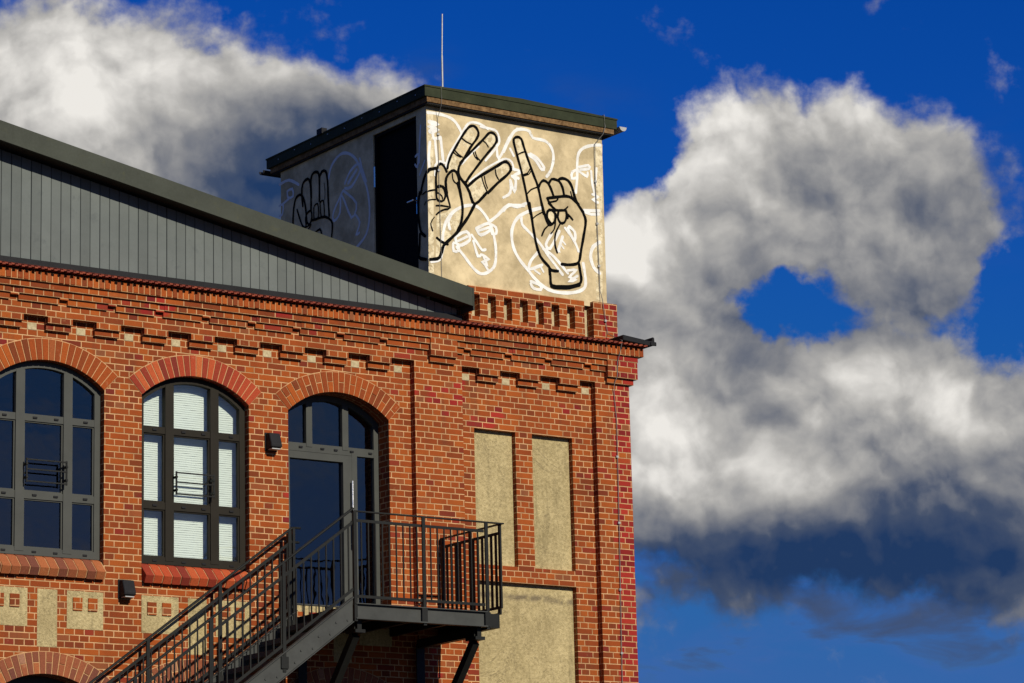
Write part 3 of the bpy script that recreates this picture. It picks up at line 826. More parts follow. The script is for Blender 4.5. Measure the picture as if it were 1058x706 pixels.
# gutters: along the right-hand eave and along the rear one
gt = MB()
def half_round(c0, c1, r, n=10):
    pr = [(c0 + r * math.cos(math.pi * (1 + i / n)), c1 + r * math.sin(math.pi * (1 + i / n))) for i in range(n + 1)]
    pr += [(c0 + (r - 0.008) * math.cos(math.pi * (2 - i / n)), c1 + (r - 0.008) * math.sin(math.pi * (2 - i / n))) for i in range(n + 1)]
    return pr
gt.prism_y(half_round(9.105, 3.70, 0.062), 0.10, 4.45)
gt.prism_y([(9.105 + 0.060 * math.cos(math.pi * (1 + i / 10)), 3.70 + 0.060 * math.sin(math.pi * (1 + i / 10))) for i in range(11)], 0.093, 0.099)
gt.build('gutter', zinc_m, TW)
g2 = MB(); g2.prism_x(half_round(4.375, 3.65, 0.06), 5.80, 9.10); g2.build('rear_gutter', dark_m, TW)
MB().box(5.815, 5.90, 2.72, 2.86, 3.80, 3.88).build('roof_clip', dark_m, TW)
random.seed(3)
for k in range(9):
    yy = 0.35 + k * 0.45
    MB().box(5.838, 5.846, yy, yy + 0.018, 3.72 + 0.03 * (k % 2), 3.735 + 0.03 * (k % 2)).build('rivet', zinc_m, TW)

PATCHES = [[(8717, 3471), (8865, 3457), (8787, 1221), (8679, 1222)], [(5969, 3499), (6060, 3499), (6021, 1035), (5937, 1038)], [(6506, 3208), (6599, 3338), (6681, 3391), (6751, 3374), (6775, 3317), (6747, 3235), (6659, 3148)], [(6393, 3025), (6506, 3208), (6659, 3143), (6514, 2943)], [(6280, 2807), (6351, 2963), (6506, 2942), (6457, 2832), (6437, 2744), (6346, 2734), (6286, 2714)], [(6857, 3217), (6924, 3296), (7002, 3342), (7062, 3316), (7076, 3249), (7007, 3152), (6936, 3145)], [(7052, 2839), (7091, 2901), (7224, 2967), (7278, 2931), (7292, 2872), (7219, 2784), (7095, 2715)], [(6589, 2525), (6824, 2712), (6899, 2516), (6796, 2416), (6653, 2311)], [(6078, 2085), (6248, 2139), (6297, 2207), (6454, 2208), (6462, 2021), (6399, 1909), (6250, 1715), (6079, 1776)], [(6053, 1484), (6071, 1754), (6237, 1697), (6163, 1601), (6113, 1506)], [(7378, 3276), (7410, 3339), (7484, 3327), (7530, 3167), (7426, 3113)], [(7432, 3091), (7547, 3146), (7618, 2943), (7501, 2840)], [(7897, 2368), (7962, 2392), (8016, 2348), (8008, 2251), (7951, 2205), (7894, 2275)]]

# ------------------------------------------------------------------ the mural: paint strokes, coordinates in mm on the wall
MURAL = {
'hand_A':[('F',0.045,[6271,2754,6273,2773,6280,2807,6294,2845,6312,2891,6331,2934,6358,2982,6393,3037,6428,3093,6468,3158,6507,3217,6541,3266,6572,3309,6600,3343,6628,3373,6651,3389,6676,3401,6701,3405,6727,3399,6751,3383,6773,3354,6785,3319,6780,3282,6757,3237,6729,3197,6692,3152,6653,3101,6612,3039,6567,2970,6529,2911,6499,2866,6474,2831,6457,2798,6444,2751,6444,2710,6458,2674,6482,2639,6506,2612,6533,2585,6560,2555,6586,2519,6610,2480,6627,2453]),
('F',0.045,[6478,2852,6500,2877,6533,2913,6570,2951,6608,2989,6649,3029,6693,3072,6741,3120,6793,3170,6837,3214,6885,3265,6920,3304,6945,3330,6965,3345,6988,3353,7012,3352,7039,3344,7062,3325,7079,3292,7082,3250,7058,3206,7017,3153,6980,3112,6937,3065,6892,3014,6844,2958,6794,2897,6747,2839,6702,2783,6659,2730,6623,2684,6582,2625,6557,2586]),
('F',0.05,[6589,2542,6623,2574,6671,2619,6722,2663,6773,2700,6827,2735,6885,2772,6955,2817,7030,2865,7091,2904,7141,2939,7173,2959,7204,2973,7230,2976,7260,2964,7284,2940,7301,2910,7303,2874,7276,2833,7229,2785,7187,2748,7136,2707,7084,2662,7025,2605,6963,2544,6918,2501,6912,2503,6901,2502,6843,2440,6765,2358,6700,2313,6664,2337,6640,2399,6618,2459,6592,2510,6566,2561,6549,2596]),
('F',0.025,[6506,3208,6536,3189,6575,3167,6621,3152,6659,3143]),
('F',0.022,[6392,3020,6418,2996,6451,2968,6486,2951,6514,2940]),
('F',0.02,[6378,2984,6395,2971,6421,2955,6456,2944,6486,2936]),
('F',0.018,[6857,3217,6880,3206,6907,3189,6926,3164,6940,3142]),
('F',0.02,[6722,3045,6734,3013,6750,2977,6774,2953,6793,2938]),
('F',0.02,[6692,3029,6703,3003,6720,2973,6745,2953,6765,2941]),
('F',0.022,[7048,2838,7050,2808,7057,2770,7076,2737,7095,2712]),
('F',0.02,[6820,2711,6832,2668,6851,2612,6869,2576,6888,2539,6903,2513]),
('F',0.018,[6864,2721,6871,2682,6882,2634,6898,2593,6912,2562]),
('F',0.04,[6091,2380,6088,2418,6083,2472,6081,2523,6081,2566,6083,2605,6087,2643,6098,2701,6113,2749,6135,2782,6160,2798,6186,2793,6212,2772,6238,2735,6256,2701]),
('F',0.045,[6253,2402,6248,2431,6240,2471,6236,2511,6237,2564,6248,2615,6273,2661,6306,2699,6341,2725,6376,2735,6405,2722,6428,2694,6443,2655,6452,2609,6454,2558,6455,2507,6467,2459,6477,2424]),
('F',0.02,[6345,2688,6347,2652,6353,2612,6365,2590,6382,2573,6409,2557,6433,2545]),
('F',0.03,[6093,2474,6120,2488,6153,2496,6182,2481,6205,2455,6218,2424,6224,2398]),
('F',0.055,[6085,2723,6056,2716,6020,2705,5994,2699,5971,2685,5951,2654]),
('L',0.055,[283,2657,277,2654,315,2618,341,2583,367,2540,388,2500,404,2461,417,2423,428,2399,441,2408,455,2412,466,2378,479,2327,488,2275,493,2228,495,2181,493,2130,488,2073,479,2012,469,1959,453,1901,428,1857,381,1818,339,1791]),
('L',0.055,[465,1845,470,1799,476,1734,482,1673,491,1621,499,1573,494,1535,448,1504,386,1487,324,1469,322,1469]),
('F',0.055,[5925,1454,5957,1458,6000,1464,6041,1473,6077,1482,6108,1501,6132,1542,6151,1589,6165,1633,6182,1675,6209,1705,6250,1742,6295,1782,6349,1831,6398,1878,6435,1920,6466,1960,6498,2001,6531,2045,6565,2091,6598,2139,6633,2197,6668,2259,6692,2302]),
('F',0.045,[6427,2569,6437,2534,6452,2486,6465,2438,6475,2397,6484,2357,6491,2317,6496,2276,6498,2236,6498,2192,6494,2144,6486,2093,6475,2044,6454,1993,6429,1945,6411,1911]),
('F',0.04,[6078,1769,6110,1748,6154,1723,6206,1709,6249,1700]),
('F',0.035,[6083,2521,6082,2464,6080,2386,6084,2324,6103,2288,6131,2279,6168,2281,6203,2303,6225,2351,6232,2406,6218,2455,6191,2488,6148,2484,6111,2469]),
('F',0.03,[6245,2533,6247,2490,6251,2429,6258,2368,6274,2311,6292,2255,6297,2212,6262,2186,6212,2175,6174,2158,6139,2139,6104,2112,6078,2089]),
('F',0.025,[6076,2209,6114,2215,6165,2221,6221,2221,6266,2220]),
('L',0.025,[382,2370,335,2383,291,2391]),
('F',0.025,[5945,2385,5954,2393,6019,2414,6074,2427]),
('L',0.02,[343,2220,313,2245,296,2257]),
('F',0.02,[5942,2250,5956,2270,6017,2286,6071,2293]),
('F',0.018,[6042,2045,6011,2006,5985,1955,5989,1919,6003,1882,6013,1856]),
('F',0.018,[6109,2390,6138,2376,6168,2356,6178,2334,6179,2316])],
'hand_B':[('F',0.045,[7610,2302,7601,2336,7588,2385,7575,2436,7566,2481,7558,2527,7546,2586,7529,2666,7508,2758,7486,2848,7462,2931,7437,3013,7414,3088,7393,3159,7374,3224,7362,3274,7362,3312,7375,3330,7399,3348,7428,3355,7459,3354,7489,3335,7504,3306,7516,3267,7531,3221,7550,3171,7571,3116,7594,3056,7622,2990,7652,2919,7679,2855,7703,2803,7725,2758,7743,2709,7758,2657,7771,2601,7784,2541,7800,2466,7816,2387,7827,2331]),
('F',0.022,[7425,3105,7450,3122,7483,3141,7519,3155,7548,3166]),
('F',0.025,[7497,2830,7534,2843,7577,2864,7606,2902,7625,2935]),
('F',0.02,[7519,2821,7557,2834,7600,2854,7625,2885,7640,2912]),
('F',0.025,[7561,2569,7588,2601,7627,2639,7683,2668,7731,2688]),
('F',0.045,[7754,2688,7769,2718,7790,2755,7814,2783,7842,2800,7880,2794,7917,2772,7944,2735,7967,2692,7988,2644,8003,2606]),
('F',0.045,[7928,2764,7949,2799,7976,2835,8008,2843,8034,2843]),
('F',0.045,[8023,2841,8059,2839,8103,2827,8134,2793,8158,2747,8169,2709,8177,2667,8182,2637]),
('F',0.05,[8104,2852,8127,2864,8162,2874,8208,2873,8254,2857,8278,2837,8300,2809,8321,2769,8340,2713,8359,2645,8384,2583,8421,2528,8464,2478,8495,2442,8499,2435,8495,2431,8509,2405,8528,2369,8537,2320,8530,2255,8513,2178,8494,2101,8477,2025,8458,1950,8440,1881,8428,1818,8416,1761,8395,1717,8357,1690,8309,1676,8259,1666,8205,1659,8149,1657,8109,1655]),
('F',0.04,[7899,2557,7906,2538,7920,2511,7945,2481,7975,2451,8009,2422,8036,2401]),
('F',0.05,[7899,2557,7948,2569,8018,2586,8084,2601,8135,2613,8182,2624,8223,2629,8271,2627,8315,2613,8354,2590,8395,2561,8424,2540]),
('F',0.03,[7920,2501,7981,2517,8047,2538,8070,2561,8076,2581]),
('F',0.03,[8019,2399,8058,2402,8111,2407,8158,2417,8205,2447,8234,2476]),
('F',0.022,[8295,2703,8303,2670,8316,2632,8336,2609,8354,2595]),
('F',0.048,[7598,2447,7606,2398,7616,2329,7627,2259,7636,2196,7645,2133,7655,2071,7666,2007,7679,1944,7694,1884,7711,1826,7731,1770,7757,1720,7798,1674,7846,1634,7886,1601,7911,1568,7934,1550,7991,1547,8042,1551]),
('F',0.05,[7900,1565,7904,1535,7908,1493,7913,1452,7914,1410,7915,1368,7927,1339,7974,1329,8041,1337,8098,1341,8163,1348,8225,1358,8286,1372,8344,1389,8389,1408,8422,1438,8432,1475,8432,1509,8425,1549,8418,1589,8411,1631,8404,1673,8399,1702]),
('F',0.07,[7931,1328,7975,1323,8041,1321,8097,1326,8162,1335,8225,1347,8289,1365,8352,1387,8395,1403]),
('F',0.045,[7800,2474,7811,2435,7828,2379,7845,2326,7862,2277,7880,2231,7898,2198,7926,2185,7955,2196,7988,2218,8015,2252,8027,2301,8025,2350,7998,2382,7962,2399,7926,2395,7897,2371,7883,2325,7885,2273,7914,2235,7944,2208]),
('F',0.04,[7919,2490,7951,2466,7994,2433,8031,2409,8065,2411,8082,2411,8073,2369,8063,2316,8079,2268,8106,2235,8141,2234,8176,2253,8199,2290,8213,2336,8218,2385,8205,2422,8146,2421,8089,2410]),
('F',0.03,[8170,2417,8236,2478]),
('F',0.03,[8204,2393,8228,2378,8260,2357,8292,2330,8316,2307]),
('F',0.025,[8249,2369,8235,2315]),
('F',0.03,[7933,2199,7889,2162,7838,2113,7808,2060,7790,2017]),
('F',0.025,[8026,2253,8020,2220,8012,2174,7999,2134,7968,2092,7940,2065]),
('F',0.03,[8106,2231,8081,2192,8047,2135,8020,2079,8008,2026,8003,1972,8004,1923,8013,1877,8028,1836,8039,1808]),
('F',0.02,[7649,2239,7671,2260,7707,2289,7763,2323,7812,2351])],
'hand_C':[('L',0.05,[3743,2713,3741,2757,3737,2819,3732,2875,3725,2918,3717,2955,3707,2990,3691,3039,3669,3078,3638,3102,3600,3115,3555,3120,3510,3108,3467,3067,3430,3009,3412,2965,3398,2915,3387,2867,3381,2820,3378,2776,3376,2745]),
('L',0.04,[3626,2918,3605,2875,3575,2815,3547,2760,3516,2700,3486,2655,3451,2622,3419,2606,3396,2612,3383,2638,3390,2692,3394,2749,3371,2784,3335,2807,3287,2821,3245,2815,3225,2768,3224,2710,3249,2660,3284,2628,3320,2635,3351,2662,3363,2704,3367,2743]),
('L',0.05,[3467,2934,3473,2974,3482,3030,3487,3083,3490,3127,3490,3168,3485,3203,3469,3246,3439,3277,3383,3297,3326,3298,3287,3275,3260,3221,3249,3157,3244,3077,3241,3001,3241,2932,3243,2867,3245,2822]),
('L',0.05,[3232,2999,3234,3044,3237,3109,3238,3168,3239,3215,3238,3257,3231,3292,3206,3329,3167,3348,3110,3348,3056,3331,3028,3299,3013,3246,3010,3193,3011,3129,3012,3066,3013,3004,3015,2942,3016,2900]),
('L',0.05,[3009,3238,2984,3274,2945,3309,2894,3314,2844,3293,2822,3263,2806,3220,2794,3157,2786,3062,2783,2948,2778,2844,2771,2756,2762,2678,2757,2625]),
('L',0.03,[3155,2861,3111,2880,3065,2876,3047,2823,3037,2749,3042,2691,3098,2652,3159,2658,3170,2710,3170,2785,3168,2840]),
('L',0.03,[2999,2872,2956,2892,2910,2884,2894,2817,2885,2722,2888,2656,2929,2640,2976,2676,2989,2734,2995,2811,2999,2867]),
('L',0.045,[3225,2669,3147,2664,3047,2657,2958,2653,2871,2640,2779,2599,2706,2547,2679,2499,2677,2441,2685,2385,2700,2323,2711,2279]),
('L',0.03,[3406,2603,3322,2612,3249,2615,3277,2588,3326,2561]),
('L',0.04,[3131,2473,3071,2488,3006,2493,2977,2453,2964,2412]),
('L',0.015,[2883,3131,2876,3098,2868,3052,2863,3007,2865,2963,2870,2920,2874,2890])],
'white_one':[('L',0.05,[251,3473,256,3474]),
('F',0.05,[5969,3480,5998,3482,6050,3486,6106,3487,6165,3486,6228,3481,6284,3473,6329,3461,6368,3446,6402,3425,6433,3397,6458,3364,6480,3334,6502,3294,6514,3266]),
('F',0.07,[5995,3356,6034,3353,6086,3348,6113,3339,6058,3314,6003,3289,6033,3279,6088,3272,6117,3263,6067,3240,6002,3220]),
('F',0.05,[5999,3074,5991,3023,5982,2951,5975,2883,5975,2824,5979,2769,5981,2731]),
('F',0.045,[6079,3134,6083,3085,6089,3016,6094,2951,6099,2895,6104,2844,6107,2808]),
('F',0.05,[6168,3167,6174,3118,6182,3049,6190,2982,6196,2921,6202,2863,6206,2822]),
('F',0.05,[6051,3219,6048,3175,6059,3134,6114,3141,6168,3159])],
'white_halo':[('F',0.04,[6251,2752,6251,2782,6259,2830,6273,2871,6293,2919,6322,2976,6366,3046,6420,3125,6466,3194,6499,3246,6525,3288,6549,3327,6586,3382,6622,3424,6659,3445,6703,3453,6760,3454,6823,3445,6867,3430,6911,3409,6942,3394]),
('F',0.03,[6507,2839,6538,2874,6582,2925,6630,2977,6685,3032,6743,3089,6784,3128]),
('F',0.04,[6822,3411,6859,3410,6912,3409,6963,3406,7008,3402,7050,3397,7084,3380,7107,3345,7121,3299,7125,3256,7116,3215,7078,3162,7018,3091,6944,3006,6890,2945]),
('F',0.035,[6621,2615,6686,2668,6778,2744,6866,2812,6940,2864,7008,2908,7072,2945,7129,2978,7180,3005,7226,3019,7284,3011,7326,2981,7344,2928,7350,2880]),
('F',0.035,[6214,1710,6200,1676,6181,1627,6163,1580,6153,1540,6144,1503,6124,1473,6079,1450,6021,1434,5980,1424]),
('F',0.035,[6067,2624,6067,2662,6067,2715,6074,2761,6108,2806,6151,2831,6195,2828,6229,2817])],
'white_two':[('F',0.05,[6166,1745,6172,1787,6181,1846,6194,1904,6209,1956,6229,2007,6258,2057,6299,2108,6350,2158,6406,2201,6469,2236,6538,2265,6602,2283,6655,2292,6703,2290,6748,2278,6792,2252,6833,2215,6867,2179,6894,2147,6914,2116,6933,2078,6955,2033,6977,1981,6995,1923,7010,1859,7021,1789,7026,1719,7025,1645,7018,1570,7001,1507,6972,1461,6935,1427,6895,1401,6856,1379,6814,1364,6773,1361,6733,1371,6694,1393,6653,1423,6606,1468,6557,1522,6511,1572,6466,1615,6423,1654,6393,1681]),
('F',0.05,[6290,1916,6276,1958,6269,2017,6286,2064,6313,2114,6332,2150]),
('F',0.05,[6716,1977,6772,2009,6851,2052,6914,2076,6960,2052,6961,2003,6915,1963,6845,1920,6787,1897,6753,1912,6730,1948,6716,1975]),
('F',0.04,[6751,1951,6924,2019]),
('F',0.045,[6962,2065,6999,2054,7035,2033,7045,1990,7038,1950,7006,1933,6971,1937,6956,1979,6949,2022]),
('F',0.05,[6373,1823,6425,1854,6498,1895,6556,1913,6590,1890,6609,1844,6602,1801,6552,1760,6477,1720,6418,1705,6391,1732,6379,1782,6372,1819]),
('F',0.04,[6419,1767,6567,1848]),
('F',0.045,[6346,1733,6382,1733,6418,1721,6426,1677,6416,1632,6380,1616,6344,1623,6335,1669,6336,1715]),
('F',0.045,[6640,1878,6666,1847,6702,1804,6734,1765,6770,1720,6801,1690,6832,1693,6855,1705]),
('F',0.045,[6662,1798,6680,1738,6706,1656,6730,1599,6761,1600,6784,1626]),
('F',0.045,[6804,1624,6858,1605,6900,1578,6852,1550,6801,1524,6834,1498,6873,1492,6864,1522,6840,1568,6823,1602]),
('F',0.04,[6849,1478,6901,1412]),
('F',0.05,[6939,2104,6970,2128,7014,2162,7065,2204,7121,2261,7183,2326,7242,2371,7299,2381,7353,2372,7391,2363])],
'white_three':[('F',0.05,[7188,3110,7213,3155,7248,3220,7283,3282,7314,3336,7345,3387,7378,3428,7433,3461,7493,3476,7540,3479,7590,3476,7630,3465,7654,3422,7684,3380,7742,3373,7815,3375,7879,3369,7925,3350,7963,3323,7991,3288,8011,3244,8022,3192,8023,3137,8012,3075,7991,3009,7969,2954,7930,2897,7897,2862]),
('F',0.05,[7608,3132,7641,3113,7688,3087,7731,3056,7765,3017,7795,2975,7819,2948,7850,2954,7857,2987,7834,3020,7795,3060,7755,3095,7715,3118,7672,3135,7643,3146]),
('F',0.045,[7303,3169,7357,3080]),
('F',0.05,[7306,2890,7357,2888,7426,2885,7464,2873,7435,2847,7374,2814,7337,2788,7374,2775,7427,2772]),
('F',0.05,[7290,2724,7308,2675,7332,2610,7353,2579,7368,2613,7379,2681,7381,2737,7351,2771,7319,2786]),
('F',0.045,[7170,2468,7204,2486,7250,2513,7285,2551,7295,2608,7293,2676,7290,2724]),
('F',0.05,[7165,2282,7187,2311,7220,2351,7257,2378,7299,2378,7344,2366,7392,2364,7446,2384,7502,2414,7541,2435]),
('F',0.045,[7079,3197,7081,3128,7087,3037,7110,3002,7158,3073,7223,3200,7285,3311,7340,3381,7392,3435,7428,3471])],
'white_four':[('F',0.05,[8827,3445,8786,3438,8728,3428,8670,3414,8616,3396,8562,3373,8516,3344,8481,3312,8454,3273,8434,3215,8423,3126,8419,3018,8414,2919,8404,2832,8392,2754,8383,2700]),
('F',0.045,[8423,3033,8378,3015,8333,2985,8319,2937,8325,2896,8360,2899,8395,2912]),
('F',0.045,[8459,3077,8504,3091,8567,3110,8613,3119,8637,3102,8623,3075,8578,3061,8515,3049,8470,3040]),
('F',0.045,[8446,3017,8484,2998,8538,2974,8579,2961,8596,2983,8597,3013]),
('F',0.045,[8657,3046,8661,2996,8666,2924,8673,2857,8686,2798,8700,2743,8710,2705]),
('F',0.045,[8753,3099,8725,2864]),
('F',0.045,[8668,2715,8720,2707,8761,2692,8716,2667,8670,2641,8708,2622,8758,2610]),
('F',0.05,[8507,2463,8777,2495]),
('F',0.05,[8519,2450,8568,2437,8634,2426,8706,2435,8764,2447])],
'white_five':[('F',0.055,[7814,2414,7749,2392,7657,2360,7572,2325,7503,2289,7440,2250,7387,2204,7346,2150,7316,2089,7296,2025,7290,1956,7295,1883,7308,1816,7329,1759,7357,1707,7394,1656,7440,1603,7495,1551,7547,1503,7590,1460,7630,1420,7679,1382,7739,1341,7808,1301,7879,1272,7953,1257,8030,1253,8107,1255,8187,1261,8268,1274,8338,1291,8396,1311,8444,1336,8479,1365,8499,1397,8506,1435,8507,1484,8499,1560,8484,1648,8473,1711]),
('F',0.05,[7456,2233,7457,2204,7460,2164,7475,2124,7510,2091,7558,2058,7608,2022,7658,1983,7711,1940,7763,1893,7813,1840,7862,1782,7917,1720,7989,1645,8066,1566,8121,1511]),
('F',0.05,[7807,1837,7852,1817,7917,1786,7986,1744,8065,1677,8149,1597,8209,1541]),
('F',0.045,[8184,2173,8228,2127,8289,2061,8340,2000,8369,1949,8388,1904,8400,1872]),
('F',0.05,[7956,2067,7923,2019,7879,1953,7854,1900,7871,1849,7921,1851,7975,1926,8039,2036,8086,2116]),
('F',0.05,[8139,2046,8053,1829]),
('F',0.03,[8128,1992,8181,1941]),
('F',0.03,[8103,1931,8151,1880]),
('F',0.03,[8059,1868,8081,1823]),
('F',0.05,[7714,1768,7680,1734,7633,1686,7596,1639,7572,1591,7558,1545,7570,1521,7630,1537,7717,1575,7781,1604]),
('F',0.035,[7753,1581,7801,1511]),
('F',0.035,[7660,1513,7738,1475]),
('F',0.045,[8210,1579,8255,1589,8316,1602,8349,1600,8321,1570,8266,1525,8235,1490,8290,1473,8344,1465,8284,1439,8228,1428,8261,1453,8323,1492,8369,1521]),
('F',0.05,[7587,1352,7634,1343,7698,1329,7744,1313,7760,1282,7743,1256,7689,1252,7630,1262,7601,1288,7586,1314]),
('F',0.05,[8255,2202,8282,2187,8318,2164,8345,2136,8353,2094,8350,2046,8341,2019,8310,2041,8274,2088,8248,2138,8231,2179]),
('F',0.05,[7165,2290,7195,2327,7257,2367,7337,2382,7436,2391,7506,2397])],
'white_six':[('F',0.06,[8770,2048,8737,2029,8691,2001,8652,1966,8628,1923,8611,1874,8605,1824,8612,1772,8630,1719,8653,1675,8686,1644,8725,1621,8753,1606])],
'white_side':[('L',0.05,[2771,3171,2753,3217,2723,3282,2680,3339,2615,3383,2537,3418,2459,3439,2386,3441,2314,3427,2242,3402,2170,3366,2098,3317,2031,3255,1971,3172,1916,3075,1867,2980,1820,2893,1778,2808,1746,2717,1724,2615,1711,2508,1712,2407,1727,2312,1756,2224,1803,2149,1886,2091,1988,2046,2061,2017]),
('L',0.05,[2339,2995,2307,3032,2261,3084,2206,3128,2134,3161,2053,3186,1989,3193,1930,3156,1928,3088,1988,3026,2082,2956,2168,2907,2269,2904,2340,2925]),
('L',0.06,[2252,2979,2034,3114]),
('L',0.045,[2406,2893,2479,2825,2580,2730,2651,2648,2669,2590,2658,2547,2632,2525,2586,2532,2526,2561,2478,2608,2461,2700,2456,2811,2429,2851,2355,2749,2260,2577,2179,2468,2108,2482,2051,2558,2046,2643,2136,2733,2278,2833,2384,2904]),
('L',0.045,[2071,2485,2037,2450,1992,2400,1968,2349,1989,2297,2032,2244,2057,2207,2026,2199,1984,2209]),
('L',0.04,[1945,3257,1931,3219,1910,3163,1885,3101,1851,3027,1812,2946,1784,2890])],
'white_side2':[('L',0.05,[4114,3403,4045,3409,3946,3415,3846,3407,3746,3367,3645,3313,3575,3273]),
('L',0.045,[3895,3253,3827,3262,3757,3256,3730,3199,3736,3142,3802,3134,3873,3150,3893,3196,3895,3241]),
('L',0.045,[4119,3086,4064,3095,4012,3086,4009,3045,4020,2988,4038,2946,4081,2935,4121,2941]),
('L',0.045,[4012,3098,3851,3133])],
'white_side3':[('L',0.045,[408,3330,417,3275,429,3196,440,3110,450,3011,458,2905,464,2831]),
('L',0.04,[547,2937,507,2952,471,2946,472,2897,485,2828,501,2783,532,2794,560,2826]),
('L',0.035,[324,2825,455,2658])],
}

def stroke(mb, side, width, co, base):
    pts = [Vector((co[i] / 1000.0, co[i + 1] / 1000.0)) for i in range(0, len(co), 2)]
    P_ = [pts[0]]
    for p in pts[1:]:
        if (p - P_[-1]).length > 0.006: P_.append(p)
    if len(P_) < 2: return
    h = width / 2
    # round ends
    d0 = (P_[1] - P_[0]).normalized(); d1 = (P_[-1] - P_[-2]).normalized()
    L = []; Rr = []
    def nrm(d): return Vector((-d.y, d.x))
    for k in (1.0, 0.7): 
        L.append(P_[0] - d0 * h * k + nrm(d0) * h * math.sqrt(1 - k * k)); Rr.append(P_[0] - d0 * h * k - nrm(d0) * h * math.sqrt(1 - k * k))
    for i, p in enumerate(P_):
        a = (p - P_[i - 1]).normalized() if i else d0
        b = (P_[i + 1] - p).normalized() if i < len(P_) - 1 else d1
        t = a + b
        t = t.normalized() if t.length > 0.15 else a
        n = nrm(t); k = min(1.0 / max(0.45, n.dot(nrm(a))), 1.6) * (1 + 0.10 * math.sin(i * 1.7 + width * 900))
        L.append(p + n * h * k); Rr.append(p - n * h * k)
    for k in (0.7, 1.0):
        L.append(P_[-1] + d1 * h * k + nrm(d1) * h * math.sqrt(1 - k * k)); Rr.append(P_[-1] + d1 * h * k - nrm(d1) * h * math.sqrt(1 - k * k))
    def w3(p, e):
        if side == 'F': return (max(p.x, TX0 + 0.001), TY0 - e, p.y)
        return (TX0 - e, max(p.x, TY0 + 0.001), p.y)
    for i in range(len(L) - 1):
        e0, e1 = base + i * 3e-5, base + (i + 1) * 3e-5
        mb.face([w3(L[i], e0), w3(L[i + 1], e1), w3(Rr[i + 1], e1), w3(Rr[i], e0)])
PARTS = [
    ('white_one', 'painted_face', white_m, 'white line face at the corner edge', 0.0020),
    ('white_halo', 'painted_outline', white_m, None, 0.0042),
    ('white_two', 'painted_face', white_m, 'white line face between the two hands', 0.0030),
    ('white_three', 'painted_face', white_m, 'white line face behind the raised index finger', 0.0022),
    ('white_four', 'painted_face', white_m, 'white line face at the right-hand edge', 0.0024),
    ('white_five', 'painted_face', white_m, 'white line face under the pointing hand', 0.0026),
    ('white_six', 'painted_outline', white_m, None, 0.0028),
    ('white_side', 'painted_face', None, 'grey-white line face on the shaded side', 0.0020),
    ('white_side2', 'painted_face', None, 'grey-white line face at the rear edge of the shaded side', 0.0022),
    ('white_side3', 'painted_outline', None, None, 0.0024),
    ('hand_A', 'painted_hand', black_m, 'black outlined hand with three fingers spread, wrapped round the corner', 0.0070),
    ('hand_B', 'painted_hand', black_m, 'black outlined hand pointing its index finger up', 0.0070),
    ('hand_C', 'painted_hand', black_m, 'black outlined hand of raised fingers on the shaded side', 0.0070),
]
grey_paint = paint('grey_white_paint', (0.62, 0.62, 0.60), 0.7, 0.15)  # greyer than the front's white, for the strokes on the left face
for key, nm, mt_, lb, base in PARTS:
    mb = MB()
    for q, (sd, wd, co) in enumerate(MURAL[key]): stroke(mb, sd, wd * (0.80 if key[0] == 'h' else 0.86), co, base + q * 1.5e-4)
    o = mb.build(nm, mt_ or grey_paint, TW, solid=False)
    if lb: o['label'] = lb
# pale paint inside the hands and the whitened strip at the corner
def patch(name, material, pts, e):
    MB().face([(x / 1000.0, TY0 - e, z / 1000.0) for x, z in pts]).build(name, material, TW, solid=False)
for pts in PATCHES: patch('paint_fill', cream_m, pts, 0.0010)

# ------------------------------------------------------------------ lightning rod and its conductor
rd = MB()
rd.tube([(6.71, 1.0, 3.80), (6.71, 1.0, 4.6)], 0.013, 8); rd.tube([(6.71, 1.0, 4.6), (6.728, 1.0, 5.20)], 0.009, 8)
rd.box(6.65, 6.77, 0.94, 1.06, 3.832, 3.875)
o = rd.build('lightning_rod', zinc_m)
o['label'] = 'thin upright metal lightning rod on the tower roof'; o['category'] = 'lightning rod'
def cable(name, label, pts, clamps, r=0.0055):
    o = MB().tube(pts, r, 6).build(name, wire_m)
    o['label'] = label; o['category'] = 'cable'
    for x, y, z in clamps:
        MB().box(x - 0.018, x + 0.018, y - 0.012, y + 0.02, z - 0.014, z + 0.014).build('clamp', zinc_m, o)
CW = [(8.80, 0.9, 3.88), (8.802, 0.12, 3.835), (8.806, 0.11, 3.66), (8.79, 0.15, 3.56), (8.72, 0.245, 3.44), (8.712, 0.25, 3.0), (8.735, 0.25, 1.35), (8.745, 0.215, 1.22), (8.73, 0.18, 1.12),
      (8.79, 0.18, 0.74), (8.76, -0.18, 0.575), (8.735, -0.20, 0.52), (8.735, -0.15, 0.40), (8.73, -0.105, 0.30), (8.72, -0.10, 0.09), (8.70, -0.055, 0.0), (8.715, -0.02, -0.12), (8.745, -0.02, -0.5), (8.73, -0.02, -2.0), (8.70, -0.02, -4.0), (8.69, -0.02, GZ)]
cable('lightning_conductor', 'thin grey wire clamped down the right-hand corner of tower and brick wall', CW,
      [(8.715, 0.255, 2.9), (8.722, 0.255, 2.3), (8.73, 0.255, 1.7), (8.76, 0.185, 0.92), (8.735, -0.015, -1.0), (8.73, -0.015, -1.9), (8.715, -0.015, -2.8), (8.705, -0.015, -3.65), (8.695, -0.015, -4.6)])
cable('roof_wire', 'short grey wire over the left end of the tower eave', [(6.10, 0.8, 3.85), (6.10, 0.125, 3.83), (6.10, 0.115, 3.66), (6.11, 0.15, 3.56), (6.12, 0.255, 3.42), (6.125, 0.255, 2.55), (6.14, 0.255, 1.2)],
      [(6.125, 0.26, 3.2), (6.125, 0.26, 2.7)], 0.0035)

